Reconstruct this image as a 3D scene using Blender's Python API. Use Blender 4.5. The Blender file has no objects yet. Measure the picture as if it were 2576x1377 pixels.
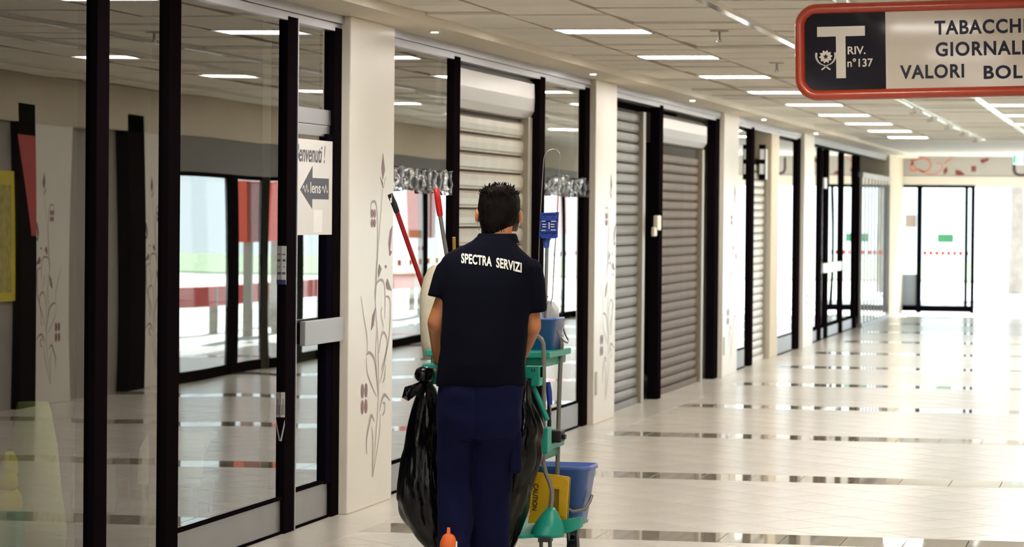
import bpy, bmesh, math, random
from mathutils import Vector, Matrix, Euler, noise as mnoise
from mathutils.bvhtree import BVHTree
random.seed(7)
sc = bpy.context.scene
COL = sc.collection
PI = math.pi

# ------------------------------------------------------------------ camera
F_PX, YAW, PITCH, ROLL, CAM_H = 7760.0, 0.2035, 0.01864, 0.00905, 1.583
W_PX, H_PX = 2576.0, 1377.0
fw = Vector((-math.sin(YAW)*math.cos(PITCH), math.cos(YAW)*math.cos(PITCH), -math.sin(PITCH)))
rt = fw.cross(Vector((0, 0, 1))).normalized()
up = rt.cross(fw)
RT = rt*math.cos(ROLL) + up*math.sin(ROLL)
UP = up*math.cos(ROLL) - rt*math.sin(ROLL)
cam = bpy.data.cameras.new('camera')
cam_o = bpy.data.objects.new('camera', cam)
COL.objects.link(cam_o)
m3 = Matrix((RT, UP, -fw)).transposed()
cam_o.matrix_world = Matrix.Translation((0, 0, CAM_H)) @ m3.to_4x4()
cam.sensor_width = 36.0
cam.lens = F_PX/W_PX*36.0
cam.clip_end = 500
cam.dof.use_dof = True
cam.dof.focus_distance = 13.4
cam.dof.aperture_fstop = 6.3
sc.camera = cam_o

# ------------------------------------------------------------------ world, light, exposure
SKY, LAMP, EXPO = 3.2, 46.0, 0.0
world = bpy.data.worlds.new('world'); sc.world = world
world.use_nodes = True
wb = world.node_tree.nodes['Background']
wb.inputs[0].default_value = (0.84, 0.93, 1.0, 1)
wb.inputs[1].default_value = SKY
def portal(name, loc, rot, sx, sy):
    l = bpy.data.lights.new(name, 'AREA'); l.shape = 'RECTANGLE'; l.size = sx; l.size_y = sy
    l.cycles.is_portal = True
    o = bpy.data.objects.new(name, l); COL.objects.link(o); o.location = loc; o.rotation_euler = rot
portal('daylight_portal', (0.9, 41.0, 1.3), (0, PI/2, 0), 2.7, 24.5)
portal('daylight_portal', (-1.9, 53.6, 1.3), (-PI/2, 0, 0), 5.2, 2.7)
sun = bpy.data.lights.new('sun', 'SUN'); sun.energy = 22.0; sun.angle = 0.02; sun.color = (.93, .97, 1)
sun_o = bpy.data.objects.new('sun', sun); COL.objects.link(sun_o)
sun_o.rotation_euler = Vector((-.1, -.8, -.62)).to_track_quat('-Z', 'Y').to_euler()
sc.view_settings.view_transform = 'Standard'
sc.view_settings.look = 'None'
sc.view_settings.gamma = 1
sc.view_settings.use_curve_mapping = False
sc.view_settings.exposure = EXPO
cy = sc.cycles
cy.use_denoising = True
cy.max_bounces = 7; cy.diffuse_bounces = 4; cy.glossy_bounces = 4
cy.transmission_bounces = 6; cy.transparent_max_bounces = 16
cy.sample_clamp_indirect = 8.0
cy.caustics_reflective = False; cy.caustics_refractive = False

# ------------------------------------------------------------------ materials
def lin(c):
    if isinstance(c, str):
        c = [int(c[i:i+2], 16)/255 for i in (0, 2, 4)]
    return tuple((v/12.92 if v <= 0.04045 else ((v+0.055)/1.055)**2.4) for v in c)
MATS = {}
def mat(name, col, rough=0.5, metal=0.0, spec=0.5, vary=0.0, vscale=4.0, bump=0.0, bscale=20.0, bstretch=(1, 1, 1), emit=None, estr=0.0,
        rnd=0.0, trans=0.0, sheen=0.0, coat=0.0):
    if name in MATS: return MATS[name]
    m = bpy.data.materials.new(name); m.use_nodes = True
    nt = m.node_tree; b = nt.nodes['Principled BSDF']
    c = lin(col)
    b.inputs['Base Color'].default_value = (*c, 1)
    b.inputs['Roughness'].default_value = rough
    b.inputs['Metallic'].default_value = metal
    b.inputs['Specular IOR Level'].default_value = spec
    b.inputs['Transmission Weight'].default_value = trans
    b.inputs['Sheen Weight'].default_value = sheen
    b.inputs['Coat Weight'].default_value = coat
    if emit:
        b.inputs['Emission Color'].default_value = (*lin(emit), 1)
        b.inputs['Emission Strength'].default_value = estr
    if vary or rnd:
        mixn = nt.nodes.new('ShaderNodeHueSaturation'); mixn.inputs['Color'].default_value = (*c, 1)
        val = nt.nodes.new('ShaderNodeMath'); val.operation = 'ADD'; val.inputs[0].default_value = 1.0; val.inputs[1].default_value = 0
        last = val
        if vary:
            tc = nt.nodes.new('ShaderNodeTexCoord'); n = nt.nodes.new('ShaderNodeTexNoise')
            n.inputs['Scale'].default_value = vscale; n.inputs['Detail'].default_value = 4
            nt.links.new(tc.outputs['Object'], n.inputs['Vector'])
            mr = nt.nodes.new('ShaderNodeMapRange'); mr.inputs[1].default_value = 0.3; mr.inputs[2].default_value = 0.7
            mr.inputs[3].default_value = -vary; mr.inputs[4].default_value = vary
            nt.links.new(n.outputs['Fac'], mr.inputs[0]); nt.links.new(mr.outputs[0], val.inputs[1])
        if rnd:
            oi = nt.nodes.new('ShaderNodeObjectInfo')
            mr2 = nt.nodes.new('ShaderNodeMapRange'); mr2.inputs[3].default_value = -rnd; mr2.inputs[4].default_value = rnd
            nt.links.new(oi.outputs['Random'], mr2.inputs[0])
            a = nt.nodes.new('ShaderNodeMath'); a.operation = 'ADD'
            nt.links.new(val.outputs[0], a.inputs[0]); nt.links.new(mr2.outputs[0], a.inputs[1]); last = a
        nt.links.new(last.outputs[0], mixn.inputs['Value'])
        nt.links.new(mixn.outputs[0], b.inputs['Base Color'])
    if bump:
        tc = nt.nodes.new('ShaderNodeTexCoord'); mp = nt.nodes.new('ShaderNodeMapping'); mp.inputs['Scale'].default_value = bstretch
        n = nt.nodes.new('ShaderNodeTexNoise'); n.inputs['Scale'].default_value = bscale; n.inputs['Detail'].default_value = 3
        bp = nt.nodes.new('ShaderNodeBump'); bp.inputs['Strength'].default_value = min(1.0, bump); bp.inputs['Distance'].default_value = 0.01*max(1, bump)
        nt.links.new(tc.outputs['Object'], mp.inputs[0]); nt.links.new(mp.outputs[0], n.inputs['Vector'])
        nt.links.new(n.outputs['Fac'], bp.inputs['Height']); nt.links.new(bp.outputs[0], b.inputs['Normal'])
    MATS[name] = m
    return m

def glass_mat(name, tint, gain, ior=1.5, wav=0.0, wscale=0.5, rough=0.0):
    """pane glass: mirror-like at grazing angles on the side it is seen from, clear otherwise"""
    m = bpy.data.materials.new(name); m.use_nodes = True
    nt = m.node_tree; nt.nodes.clear()
    out = nt.nodes.new('ShaderNodeOutputMaterial'); mix = nt.nodes.new('ShaderNodeMixShader')
    tr = nt.nodes.new('ShaderNodeBsdfTransparent'); tr.inputs[0].default_value = (*lin(tint), 1)
    gl = nt.nodes.new('ShaderNodeBsdfGlossy'); gl.inputs['Roughness'].default_value = rough; gl.inputs[0].default_value = (.97, .98, .97, 1)
    fr = nt.nodes.new('ShaderNodeFresnel'); fr.inputs[0].default_value = ior
    ge = nt.nodes.new('ShaderNodeNewGeometry')
    inv = nt.nodes.new('ShaderNodeMath'); inv.operation = 'SUBTRACT'; inv.inputs[0].default_value = gain
    ml = nt.nodes.new('ShaderNodeMath'); ml.operation = 'MULTIPLY'; ml.use_clamp = True
    sg = nt.nodes.new('ShaderNodeMath'); sg.operation = 'MULTIPLY'; sg.inputs[1].default_value = gain
    nt.links.new(ge.outputs['Backfacing'], sg.inputs[0]); nt.links.new(sg.outputs[0], inv.inputs[1])
    nt.links.new(fr.outputs[0], ml.inputs[0]); nt.links.new(inv.outputs[0], ml.inputs[1])
    nt.links.new(ml.outputs[0], mix.inputs[0]); nt.links.new(tr.outputs[0], mix.inputs[1]); nt.links.new(gl.outputs[0], mix.inputs[2])
    nt.links.new(mix.outputs[0], out.inputs[0])
    if wav:
        tc = nt.nodes.new('ShaderNodeTexCoord'); n = nt.nodes.new('ShaderNodeTexNoise'); n.inputs['Scale'].default_value = wscale; n.inputs['Detail'].default_value = 0
        bp = nt.nodes.new('ShaderNodeBump'); bp.inputs['Strength'].default_value = 1.0; bp.inputs['Distance'].default_value = wav
        nt.links.new(tc.outputs['Object'], n.inputs['Vector']); nt.links.new(n.outputs['Fac'], bp.inputs['Height'])
        nt.links.new(bp.outputs[0], gl.inputs['Normal'])
    MATS[name] = m
    return m

M_TILE = mat('floor_tile', 'd6cfc3', 0.22, spec=0.5, vary=0.05, vscale=1.5, rnd=0.025)
M_BAND = mat('border_tile', 'aea392', 0.03, spec=0.7, vary=0.10, vscale=9, rnd=0.07)
M_GROUT = mat('grout', '6a6054', 0.8)
M_CEIL = mat('ceiling_panel', 'faf5ec', 0.85, vary=0.03, vscale=3, rnd=0.04)
M_CEILGAP = mat('ceiling_gap', '4e4536', 0.9)
M_WHITECEIL = mat('plaster_white', 'efeae2', 0.6)
M_RAIL = mat('rail_white', 'f6f4f0', 0.12, spec=0.8)
M_RAILTHIN = mat('rail_thin', 'a2947c', 0.5)
M_SOFFIT = mat('soffit', 'ece3d3', 0.6)
M_PILLAR = mat('pillar_laminate', 'ece5d8', 0.28, vary=0.01)
M_DECAL = mat('decal_maroon', '6e2c2a', 0.35)
M_DECALBR = mat('decal_stem', '8a6a5e', 0.3)
M_DARK = mat('frame_dark', '140e11', 0.7, spec=0.0)
M_NAVY = mat('frame_navy', '0f0d16', 0.7, spec=0.0)
M_ALU = mat('aluminium', 'b4b4ba', 0.32, metal=0.85, vary=0.05, vscale=2)
M_ALUD = mat('aluminium_kick', '8f8f90', 0.35, metal=0.7, vary=0.05)
M_GLASS = glass_mat('shop_glass', 'e6ebe6', 2.05, wav=0.0022, wscale=0.8)
M_CLEAR = glass_mat('clear_glass', 'f2f6f4', 1.0)
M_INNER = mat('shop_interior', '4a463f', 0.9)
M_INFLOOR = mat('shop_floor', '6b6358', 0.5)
M_SHUT1 = mat('shutter_cream', 'a89f8c', 0.36, metal=0.35, vary=0.12, vscale=5)
M_SHUT2 = mat('shutter_grey', '77726b', 0.42, metal=0.15, vary=0.16, vscale=2.5)
M_SHUT3 = mat('shutter_brown', '62503d', 0.5, metal=0.1, spec=.25, vary=0.14, vscale=2.5)
M_SHUTW = mat('shutter_white', 'd9d3c6', 0.35, metal=0.2, vary=0.06, vscale=3)
M_GUIDE = mat('shutter_guide', 'a39c8f', 0.4, metal=0.5)
M_LAMP = mat('lamp_diffuser', 'ffffff', 0.5, emit='fffaf3', estr=LAMP)
M_WHITEPL = mat('white_plastic', 'eeeeec', 0.3)
M_PAPER = mat('paper_white', 'dedbd6', 0.6)
M_ARROW = mat('print_grey', '4d4d58', 0.6)
M_PRINTBLUE = mat('print_blue', '2f3f7c', 0.5)
M_PLASTER = mat('plaster_beige', 'd8cdb9', 0.7, vary=0.02)

# ------------------------------------------------------------------ mesh helpers
class MB:
    def __init__(s): s.v = []; s.f = []; s.smooth = []
    def add(s, vs, fs, smooth=False):
        o = len(s.v); s.v += [tuple(v) for v in vs]
        for f in fs: s.f.append(tuple(i+o for i in f)); s.smooth.append(smooth)
    def box(s, x0, x1, y0, y1, z0, z1, ch=0.0):
        if ch <= 0:
            vs = [(x, y, z) for z in (z0, z1) for y in (y0, y1) for x in (x0, x1)]
            s.add(vs, [(0, 2, 3, 1), (4, 5, 7, 6), (0, 1, 5, 4), (2, 6, 7, 3), (0, 4, 6, 2), (1, 3, 7, 5)])
        else:
            bm = bmesh.new(); bmesh.ops.create_cube(bm, size=1)
            bmesh.ops.scale(bm, vec=(x1-x0, y1-y0, z1-z0), verts=bm.verts)
            bmesh.ops.translate(bm, vec=((x0+x1)/2, (y0+y1)/2, (z0+z1)/2), verts=bm.verts)
            bmesh.ops.bevel(bm, geom=bm.edges[:], offset=ch, segments=2, profile=0.5, affect='EDGES')
            bm.verts.index_update()
            s.add([v.co for v in bm.verts], [[v.index for v in f.verts] for f in bm.faces]); bm.free()
        return s
    def tube(s, path, r, n=12, cap=True):
        path = [Vector(p) for p in path]
        rs = r if isinstance(r, (list, tuple)) else [r]*len(path)
        T = []
        for i in range(len(path)):
            a = path[max(0, i-1)]; b = path[min(len(path)-1, i+1)]
            T.append((b-a).normalized())
        ref = Vector((0, 0, 1)) if abs(T[0].z) < 0.9 else Vector((1, 0, 0))
        N = (ref - T[0]*ref.dot(T[0])).normalized()
        vs = []
        for i, p in enumerate(path):
            N = (N - T[i]*N.dot(T[i])).normalized(); B = T[i].cross(N)
            for k in range(n):
                a = 2*PI*k/n
                vs.append(p + (N*math.cos(a)+B*math.sin(a))*rs[i])
        fs = []
        for i in range(len(path)-1):
            for k in range(n):
                k2 = (k+1) % n
                fs.append((i*n+k, i*n+k2, (i+1)*n+k2, (i+1)*n+k))
        s.add(vs, fs, True)
        if cap:
            o = len(path)-1
            s.add(vs[:n], [tuple(range(n-1, -1, -1))]); s.add(vs[o*n:], [tuple(range(n))])
        return s
    def loft(s, rings, cap=True, smooth=True):
        n = len(rings[0]); vs = [v for r in rings for v in r]; fs = []
        for i in range(len(rings)-1):
            for k in range(n):
                k2 = (k+1) % n
                fs.append((i*n+k, i*n+k2, (i+1)*n+k2, (i+1)*n+k))
        if cap:
            fs.append(tuple(range(n-1, -1, -1))); o = (len(rings)-1)*n; fs.append(tuple(o+k for k in range(n)))
        s.add(vs, fs, smooth); return s
    def ball(s, c, rx, ry=None, rz=None, nu=16, nv=10):
        ry = ry or rx; rz = rz or rx; rings = []
        vs = [(c[0], c[1], c[2]-rz)]; fs = []
        for i in range(1, nv):
            a = -PI/2+PI*i/nv
            for k in range(nu):
                b = 2*PI*k/nu
                vs.append((c[0]+rx*math.cos(a)*math.cos(b), c[1]+ry*math.cos(a)*math.sin(b), c[2]+rz*math.sin(a)))
        vs.append((c[0], c[1], c[2]+rz)); e = len(vs)-1
        for k in range(nu):
            k2 = (k+1) % nu
            fs.append((0, 1+k2, 1+k)); fs.append((e, 1+(nv-2)*nu+k, 1+(nv-2)*nu+k2))
            for i in range(nv-2):
                fs.append((1+i*nu+k, 1+i*nu+k2, 1+(i+1)*nu+k2, 1+(i+1)*nu+k))
        s.add(vs, fs, True); return s
    def prism(s, poly, o, u, v, d):
        """polygon (a,b) in the plane o + a*u + b*v, thickened by vector d"""
        o, u, v, d = map(Vector, (o, u, v, d)); n = len(poly)
        p0 = [o+u*a+v*b for a, b in poly]; p1 = [p+d for p in p0]
        s.add(p0+p1, [tuple(range(n-1, -1, -1)), tuple(range(n, 2*n))] + [(i, (i+1) % n, n+(i+1) % n, n+i) for i in range(n)])
        return s
    def build(s, name, m, parent=None, off=(0, 0, 0), fix=True):
        me = bpy.data.meshes.new(name)
        me.from_pydata([(x-off[0], y-off[1], z-off[2]) for x, y, z in s.v], [], s.f)
        me.polygons.foreach_set('use_smooth', s.smooth)
        me.materials.append(m)
        if fix:
            bm = bmesh.new(); bm.from_mesh(me); bmesh.ops.recalc_face_normals(bm, faces=bm.faces); bm.to_mesh(me); bm.free()
        o = bpy.data.objects.new(name, me); COL.objects.link(o)
        if parent: o.parent = parent
        return o

def shared(name, me, parent=None, loc=(0, 0, 0), rot=(0, 0, 0)):
    o = bpy.data.objects.new(name, me); COL.objects.link(o); o.location = loc; o.rotation_euler = rot
    if parent: o.parent = parent
    return o
def tag(o, label, cat, group=None, kind=None):
    o['label'] = label; o['category'] = cat
    if group: o['group'] = group
    if kind: o['kind'] = kind
    return o
def thing(name, label, cat, loc=(0, 0, 0), rotz=0, group=None):
    o = bpy.data.objects.new(name, None); COL.objects.link(o); o.location = loc; o.rotation_euler = (0, 0, rotz)
    o.empty_display_size = 0.1
    return tag(o, label, cat, group)
def struct(name, label=None, loc=(0, 0, 0), cat='wall'):
    o = bpy.data.objects.new(name, None); COL.objects.link(o); o.location = loc; o['kind'] = 'structure'
    if label: o['label'] = label; o['category'] = cat
    return o
def st(o, label, cat):
    o['kind'] = 'structure'; o['label'] = label; o['category'] = cat; return o
def at(px, py, Y):
    """the point of the place at distance Y along the corridor that the photograph shows at (px, py)"""
    d = fw*F_PX + RT*(px-W_PX/2) - UP*(py-H_PX/2)
    return Vector((0, 0, CAM_H)) + d*(Y/d.y)
def ell(cx, cy, z, rx, ry, n=32, p=2.3, rot=0.0):
    r = []
    for k in range(n):
        a = 2*PI*k/n; c, s_ = math.cos(a), math.sin(a)
        x = rx*math.copysign(abs(c)**(2/p), c); y = ry*math.copysign(abs(s_)**(2/p), s_)
        r.append((cx+x*math.cos(rot)-y*math.sin(rot), cy+x*math.sin(rot)+y*math.cos(rot), z))
    return r
def text_mesh(body, size, xs=1.0, extrude=0.0006, offset=0.0, align='LEFT', space=1.0, shear=0.0):
    cu = bpy.data.curves.new('t', 'FONT'); cu.body = body; cu.size = size; cu.extrude = extrude; cu.offset = offset
    cu.align_x = align; cu.space_character = space; cu.resolution_u = 4; cu.shear = shear
    o = bpy.data.objects.new('t', cu); COL.objects.link(o)
    dg = bpy.context.evaluated_depsgraph_get()
    me = bpy.data.meshes.new_from_object(o.evaluated_get(dg))
    bpy.data.objects.remove(o); bpy.data.curves.remove(cu)
    for v in me.vertices: v.co.x *= xs
    return me
def fit_text(body, w, h, **k):
    me = text_mesh(body, 1.0, **k)
    xs = [v.co.x for v in me.vertices]; ys = [v.co.y for v in me.vertices]
    x0, x1, y0, y1 = min(xs), max(xs), min(ys), max(ys)
    for v in me.vertices:
        v.co.x = (v.co.x-x0)/(x1-x0)*w; v.co.y = (v.co.y-y0)/(y1-y0)*h; v.co.z *= 0.001/max(1e-6, max(abs(q.co.z) for q in me.vertices)) if False else 1
    zs = [abs(v.co.z) for v in me.vertices]; zm = max(zs) or 1
    for v in me.vertices: v.co.z = v.co.z/zm*0.0006
    return me
def put_text(name, me, m, parent, o, u, v, off=(0, 0, 0)):
    """place a text mesh with baseline start o, reading direction u, up v"""
    u, v = Vector(u).normalized(), Vector(v).normalized(); n = u.cross(v)
    M = Matrix((u, v, n)).transposed()
    o = Vector(o)-Vector(off)
    for q in me.vertices: q.co = M @ q.co + o
    me.materials.clear(); me.materials.append(m); me.name = name
    ob = bpy.data.objects.new(name, me); COL.objects.link(ob); ob.parent = parent
    return ob
def remeshed(mb, voxel, smooth_it=4, disp=()):
    """closed overlapping volumes merged into one continuous skin"""
    me = bpy.data.meshes.new('r'); me.from_pydata(mb.v, [], mb.f)
    bm = bmesh.new(); bm.from_mesh(me); bmesh.ops.remove_doubles(bm, verts=bm.verts, dist=1e-5)
    bmesh.ops.recalc_face_normals(bm, faces=bm.faces); bm.to_mesh(me); bm.free()
    o = bpy.data.objects.new('r', me); COL.objects.link(o)
    r = o.modifiers.new('r', 'REMESH'); r.mode = 'VOXEL'; r.voxel_size = voxel; r.use_smooth_shade = True
    if smooth_it:
        s = o.modifiers.new('s', 'SMOOTH'); s.factor = 0.5; s.iterations = smooth_it
    dg = bpy.context.evaluated_depsgraph_get(); dg.update()
    out = bpy.data.meshes.new_from_object(o.evaluated_get(dg))
    bpy.data.objects.remove(o); bpy.data.meshes.remove(me)
    for p in out.polygons: p.use_smooth = True
    return out
def mesh_obj(name, me, m, parent=None):
    me.materials.clear(); me.materials.append(m); me.name = name
    o = bpy.data.objects.new(name, me); COL.objects.link(o)
    if parent: o.parent = parent
    return o

# ------------------------------------------------------------------ key planes of the corridor
XP, XF, XG = -4.12, -4.166, -4.191          # pillar face, frame face, glass face
ZS, ZC = 2.627, 2.677                       # soffit underside, ceiling
Y_FAR = 53.0

# ------------------------------------------------------------------ floor
S0, SP, SWID = 14.909, 3.537, 0.464          # first polished band, spacing, depth
A = 0.362; D = A*math.sqrt(2)
floor = struct('floor', 'pale beige tiled corridor floor with polished grey cross bands', cat='floor')
b = MB(); b.box(-4.45, 2.6, -6, Y_FAR+0.4, -0.06, -0.006)
b.build('grout_bed', M_GROUT, floor)
def clip(poly, axis, val, keep_less):
    out = []
    for i in range(len(poly)):
        p, q = poly[i], poly[(i+1) % len(poly)]
        ip = (p[axis] <= val) if keep_less else (p[axis] >= val); iq = (q[axis] <= val) if keep_less else (q[axis] >= val)
        if ip: out.append(p)
        if ip != iq:
            t = (val-p[axis])/(q[axis]-p[axis]); out.append((p[0]+(q[0]-p[0])*t, p[1]+(q[1]-p[1])*t))
    return out
def tile_geo(poly, g=0.003, ch=0.0008):
    n = len(poly); cx = sum(p[0] for p in poly)/n; cyy = sum(p[1] for p in poly)/n
    def ins(d):
        r = []
        for x, y in poly:
            l = math.hypot(x-cx, y-cyy); k = max(0, (l-d*1.3)/l) if l > 0 else 0
            r.append((cx+(x-cx)*k, cyy+(y-cyy)*k))
        return r
    a, c = ins(g), ins(g+ch)
    vs = [(x, y, -0.01) for x, y in a]+[(x, y, -0.0015) for x, y in a]+[(x, y, 0) for x, y in c]
    fs = [(i, (i+1) % n, n+(i+1) % n, n+i) for i in range(n)]+[(n+i, n+(i+1) % n, 2*n+(i+1) % n, 2*n+i) for i in range(n)]+[tuple(range(2*n, 3*n))]
    return vs, fs
def mesh_of(name, vs, fs, m):
    me = bpy.data.meshes.new(name); me.from_pydata(vs, [], fs); me.materials.append(m); return me
h = D/2
sq = [(h, 0), (0, h), (-h, 0), (0, -h)]
TILE_ME = mesh_of('floor_tile', *tile_geo(sq), M_TILE)
XB = XP+0.27
tiles = []
edges = [S0+k*SP for k in range(-6, 12)]
for e in edges:
    y0, y1 = e+SWID, e+SP
    if y0 > Y_FAR+0.4: continue
    y1 = min(y1, Y_FAR+0.4)
    nrow = 12
    for r in range(0, nrow+1):
        cyy = y0+r*(SP-SWID)/nrow
        for q in range(-1, 30):
            cx = XB+(q+(0.5 if r % 2 else 0))*D
            if cx-h > 2.6: break
            k = (SP-SWID)/nrow*2/D
            poly = [(cx+x, cyy+y*k) for x, y in sq]
            full = True
            for ax, v, less in ((1, y0, False), (1, y1, True), (0, XB, False), (0, 2.6, True)):
                p2 = clip(poly, ax, v, less)
                if len(p2) != 4 or any(abs(a_-b_) > 1e-9 for P, Q in zip(p2, poly) for a_, b_ in zip(P, Q)): full = False
                poly = p2
                if len(poly) < 3: break
            if len(poly) < 3: continue
            ar = abs(sum(poly[i][0]*poly[(i+1) % len(poly)][1]-poly[(i+1) % len(poly)][0]*poly[i][1] for i in range(len(poly))))/2
            if ar < 0.004: continue
            tiles.append((cx, cyy, poly, full, k))
def in_view(x, y):
    d = Vector((x, y, 0))-Vector((0, 0, CAM_H)); z = d.dot(fw)
    if z < 1: return False
    px = W_PX/2+F_PX*d.dot(RT)/z; py = H_PX/2-F_PX*d.dot(UP)/z
    return -20 < px < W_PX+20 and py < H_PX+15
vis = sorted([t for t in tiles if in_view(t[0], t[1])], key=lambda t: t[1])
single = set(id(t) for t in vis[:290])
rest = MB()
for t in tiles:
    cx, cyy, poly, full, k = t
    if id(t) in single:
        if full:
            o = shared('floor_tile', TILE_ME, floor, (cx, cyy, 0)); o.scale = (1, k, 1)
        else:
            vs, fs = tile_geo([(x-cx, y-cyy) for x, y in poly]); shared('floor_tile', mesh_of('floor_tile', vs, fs, M_TILE), floor, (cx, cyy, 0))
    else:
        rest.add(*tile_geo(poly))
# straight course along the shopfronts
for i in range(-8, 60):
    y = i*0.9
    rest.add(*tile_geo([(-4.4, y), (XB, y), (XB, y+0.9), (-4.4, y+0.9)]))
o = rest.build('floor_tile_field', M_TILE, floor); o['kind'] = 'stuff'
BT = mesh_of('border_tile', *tile_geo([(-.15, -SWID/2), (.15, -SWID/2), (.15, SWID/2), (-.15, SWID/2)]), M_BAND)
bands = MB(); nb = 0
for k, e in enumerate(edges):
    for i in range(22):
        x = XB+0.15+0.3*i
        if x > 2.5: break
        if 0 <= k-6 <= 9 and in_view(x, e+.2) and x < 0.6:
            shared('border_tile', BT, floor, (x, e+SWID/2, 0)); nb += 1
        else:
            bands.add(*tile_geo([(x-.15, e), (x+.15, e), (x+.15, e+SWID), (x-.15, e+SWID)]))
o = bands.build('border_tile_run', M_BAND, floor); o['kind'] = 'stuff'

# ------------------------------------------------------------------ ceiling
ceil = struct('ceiling', 'beige suspended ceiling of loose panels between white rails', cat='ceiling')
b = MB(); b.box(-4.6, 2.6, -6, Y_FAR+0.5, ZC+0.06, ZC+0.16); b.build('ceiling_slab', M_CEILGAP, ceil)
Y_PL = 41.9                                   # panels stop here, smooth plaster beyond
b = MB(); b.box(-3.86, 0.95, Y_PL, Y_FAR, ZC-0.012, ZC+0.05); b.build('plaster_field', M_WHITECEIL, ceil)
LX = [-3.42, -1.47]                           # left edges of the two rows of lamps
LWID, LDEP, LY0, LSP = 0.545, 0.40, 17.68, 2.91
RAILS = [(-3.43, .016, 0), (-2.87, .016, 0), (-2.18, .05, 1), (-1.50, .07, 1), (-0.91, .016, 0), (-0.25, .035, 1), (0.4, .03, 0)]
XS = [-3.86]+[r[0] for r in RAILS]+[0.95]
lamp_cells = set()
pan = []
for bnd in range(len(XS)-1):
    x0, x1 = XS[bnd], XS[bnd+1]
    y = -6.0+0.13*bnd
    islamp = bnd in (1, 4)
    j = 0
    stops = []
    if islamp:                                # panels fill the runs between the lamps
        ys = [LY0+k*LSP for k in range(-8, 9)]
        prev = -6.0
        for yy in ys+[Y_PL+LDEP]:
            if yy-prev > 0.1 and yy <= Y_PL+LDEP+.01:
                n = max(1, round((min(yy, Y_PL)-prev)/0.62)); st_ = (min(yy, Y_PL)-prev)/n
                stops += [(prev+i*st_, prev+(i+1)*st_) for i in range(n)]
            prev = yy+LDEP
    else:
        while y < Y_PL-0.05: stops.append((y, min(y+0.62, Y_PL))); y += 0.62
    for (a, c) in stops: pan.append((x0, x1, a, c))
rp = MB(); npan = 0
pmesh = {}
def inv_c(x, y):
    d = Vector((x, y, ZC-CAM_H)); z = d.dot(fw)
    if z < 1: return False
    px = W_PX/2+F_PX*d.dot(RT)/z; py = H_PX/2-F_PX*d.dot(UP)/z
    return -30 < px < W_PX+30 and py > -30
pan.sort(key=lambda t: t[2])
for (x0, x1, a, c) in pan:
    dz = random.choice([0, 0, 0, .002, .006, .010, -.004]); tl = random.choice([0, 0, .004, .009, .014, -.006])
    if inv_c((x0+x1)/2, c) and x0 < 0.3 and npan < 295:
        key = (round(x1-x0, 3), round(c-a, 3))
        if key not in pmesh:
            bb = MB(); bb.box(-(x1-x0)/2+.004, (x1-x0)/2-.004, -(c-a)/2+.006, (c-a)/2-.006, 0, 0.02, 0)
            tmp = bb.build('ceiling_panel', M_CEIL); pmesh[key] = tmp.data; bpy.data.objects.remove(tmp)
        shared('ceiling_panel', pmesh[key], ceil, ((x0+x1)/2, (a+c)/2, ZC+dz), (tl, 0, 0)); npan += 1
    else:
        rp.box(x0+.004, x1-.004, a+.006, c-.006, ZC+dz, ZC+dz+.02)
o = rp.build('ceiling_panel_field', M_CEIL, ceil); o['kind'] = 'stuff'
for x, w, wh in RAILS:
    b = MB(); b.box(x-w/2, x+w/2, -6, Y_PL, ZC-(.022 if wh else .004), ZC+.02); b.build('ceiling_rail', M_RAIL if wh else M_RAILTHIN, ceil)
# soffit along the shopfronts
b = MB(); b.box(-4.6, -3.86, -6, Y_FAR, ZS, ZC+0.06, 0); st(b.build('trim_1', M_SOFFIT), 'cream plaster soffit strip above the shopfronts', 'trim')

fr_b = MB(); fr_b.box(0, LWID, 0, LDEP, -0.004, 0.03)
ORD = ['first', 'second', 'third', 'fourth', 'fifth', 'sixth', 'seventh', 'eighth', 'ninth']
lf = MB()
for (x0, x1, y0, y1) in ((0, LWID, 0, .02), (0, LWID, LDEP-.02, LDEP), (0, .02, .02, LDEP-.02), (LWID-.02, LWID, .02, LDEP-.02)): lf.box(x0, x1, y0, y1, -.006, .02)
t = lf.build('lamp_frame', M_RAIL); LF = t.data; bpy.data.objects.remove(t)
ld = MB(); ld.box(.018, LWID-.018, .018, LDEP-.018, -.002, .02); t = ld.build('diffuser', M_LAMP); LD = t.data; bpy.data.objects.remove(t)
for row in range(2):
    for k in range(-8, 9):
        y = LY0+k*LSP
        nm = ('beside the shopfronts' if row == 0 else 'along the corridor middle')
        if k >= 0: lab = 'glowing square ceiling lamp, %s in view of the row %s' % (ORD[k], nm)
        else: lab = 'square ceiling lamp outside the picture, row %s' % nm
        t = thing('ceiling_light', lab, 'ceiling light', (LX[row], y, ZC), 0, 'square lamps in the ceiling')
        shared('lamp_frame', LF, t); shared('diffuser', LD, t)

# sprinklers and small spotlights under the ceiling rails
def sprinkler(x, y, label):
    t = thing('fire_sprinkler', label, 'sprinkler', (x, y, ZC), 0, 'sprinklers under the ceiling')
    MB().tube([(0, 0, 0), (0, 0, -.055)], .008, 8).build('drop_pipe', M_GUIDE, t)
    b = MB(); b.tube([(0, 0, -.0), (0, 0, -.006)], .055, 16); b.build('rose_plate', M_GUIDE, t)
    b = MB(); b.tube([(0, 0, -.062), (0, 0, -.066)], .018, 10); b.tube([(-.01, 0, -.05), (-.01, 0, -.064)], .003, 6); b.tube([(.01, 0, -.05), (.01, 0, -.064)], .003, 6); b.build('deflector', M_ALU, t)
p1 = at(1810, 12, 17.9); sprinkler(p1.x, p1.y, 'small ceiling sprinkler left of the hanging tobacco sign, nearer one')
p1 = at(1955, 84, 21.6); sprinkler(p1.x, p1.y, 'small ceiling sprinkler just left of the red sign frame, farther one')
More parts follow.
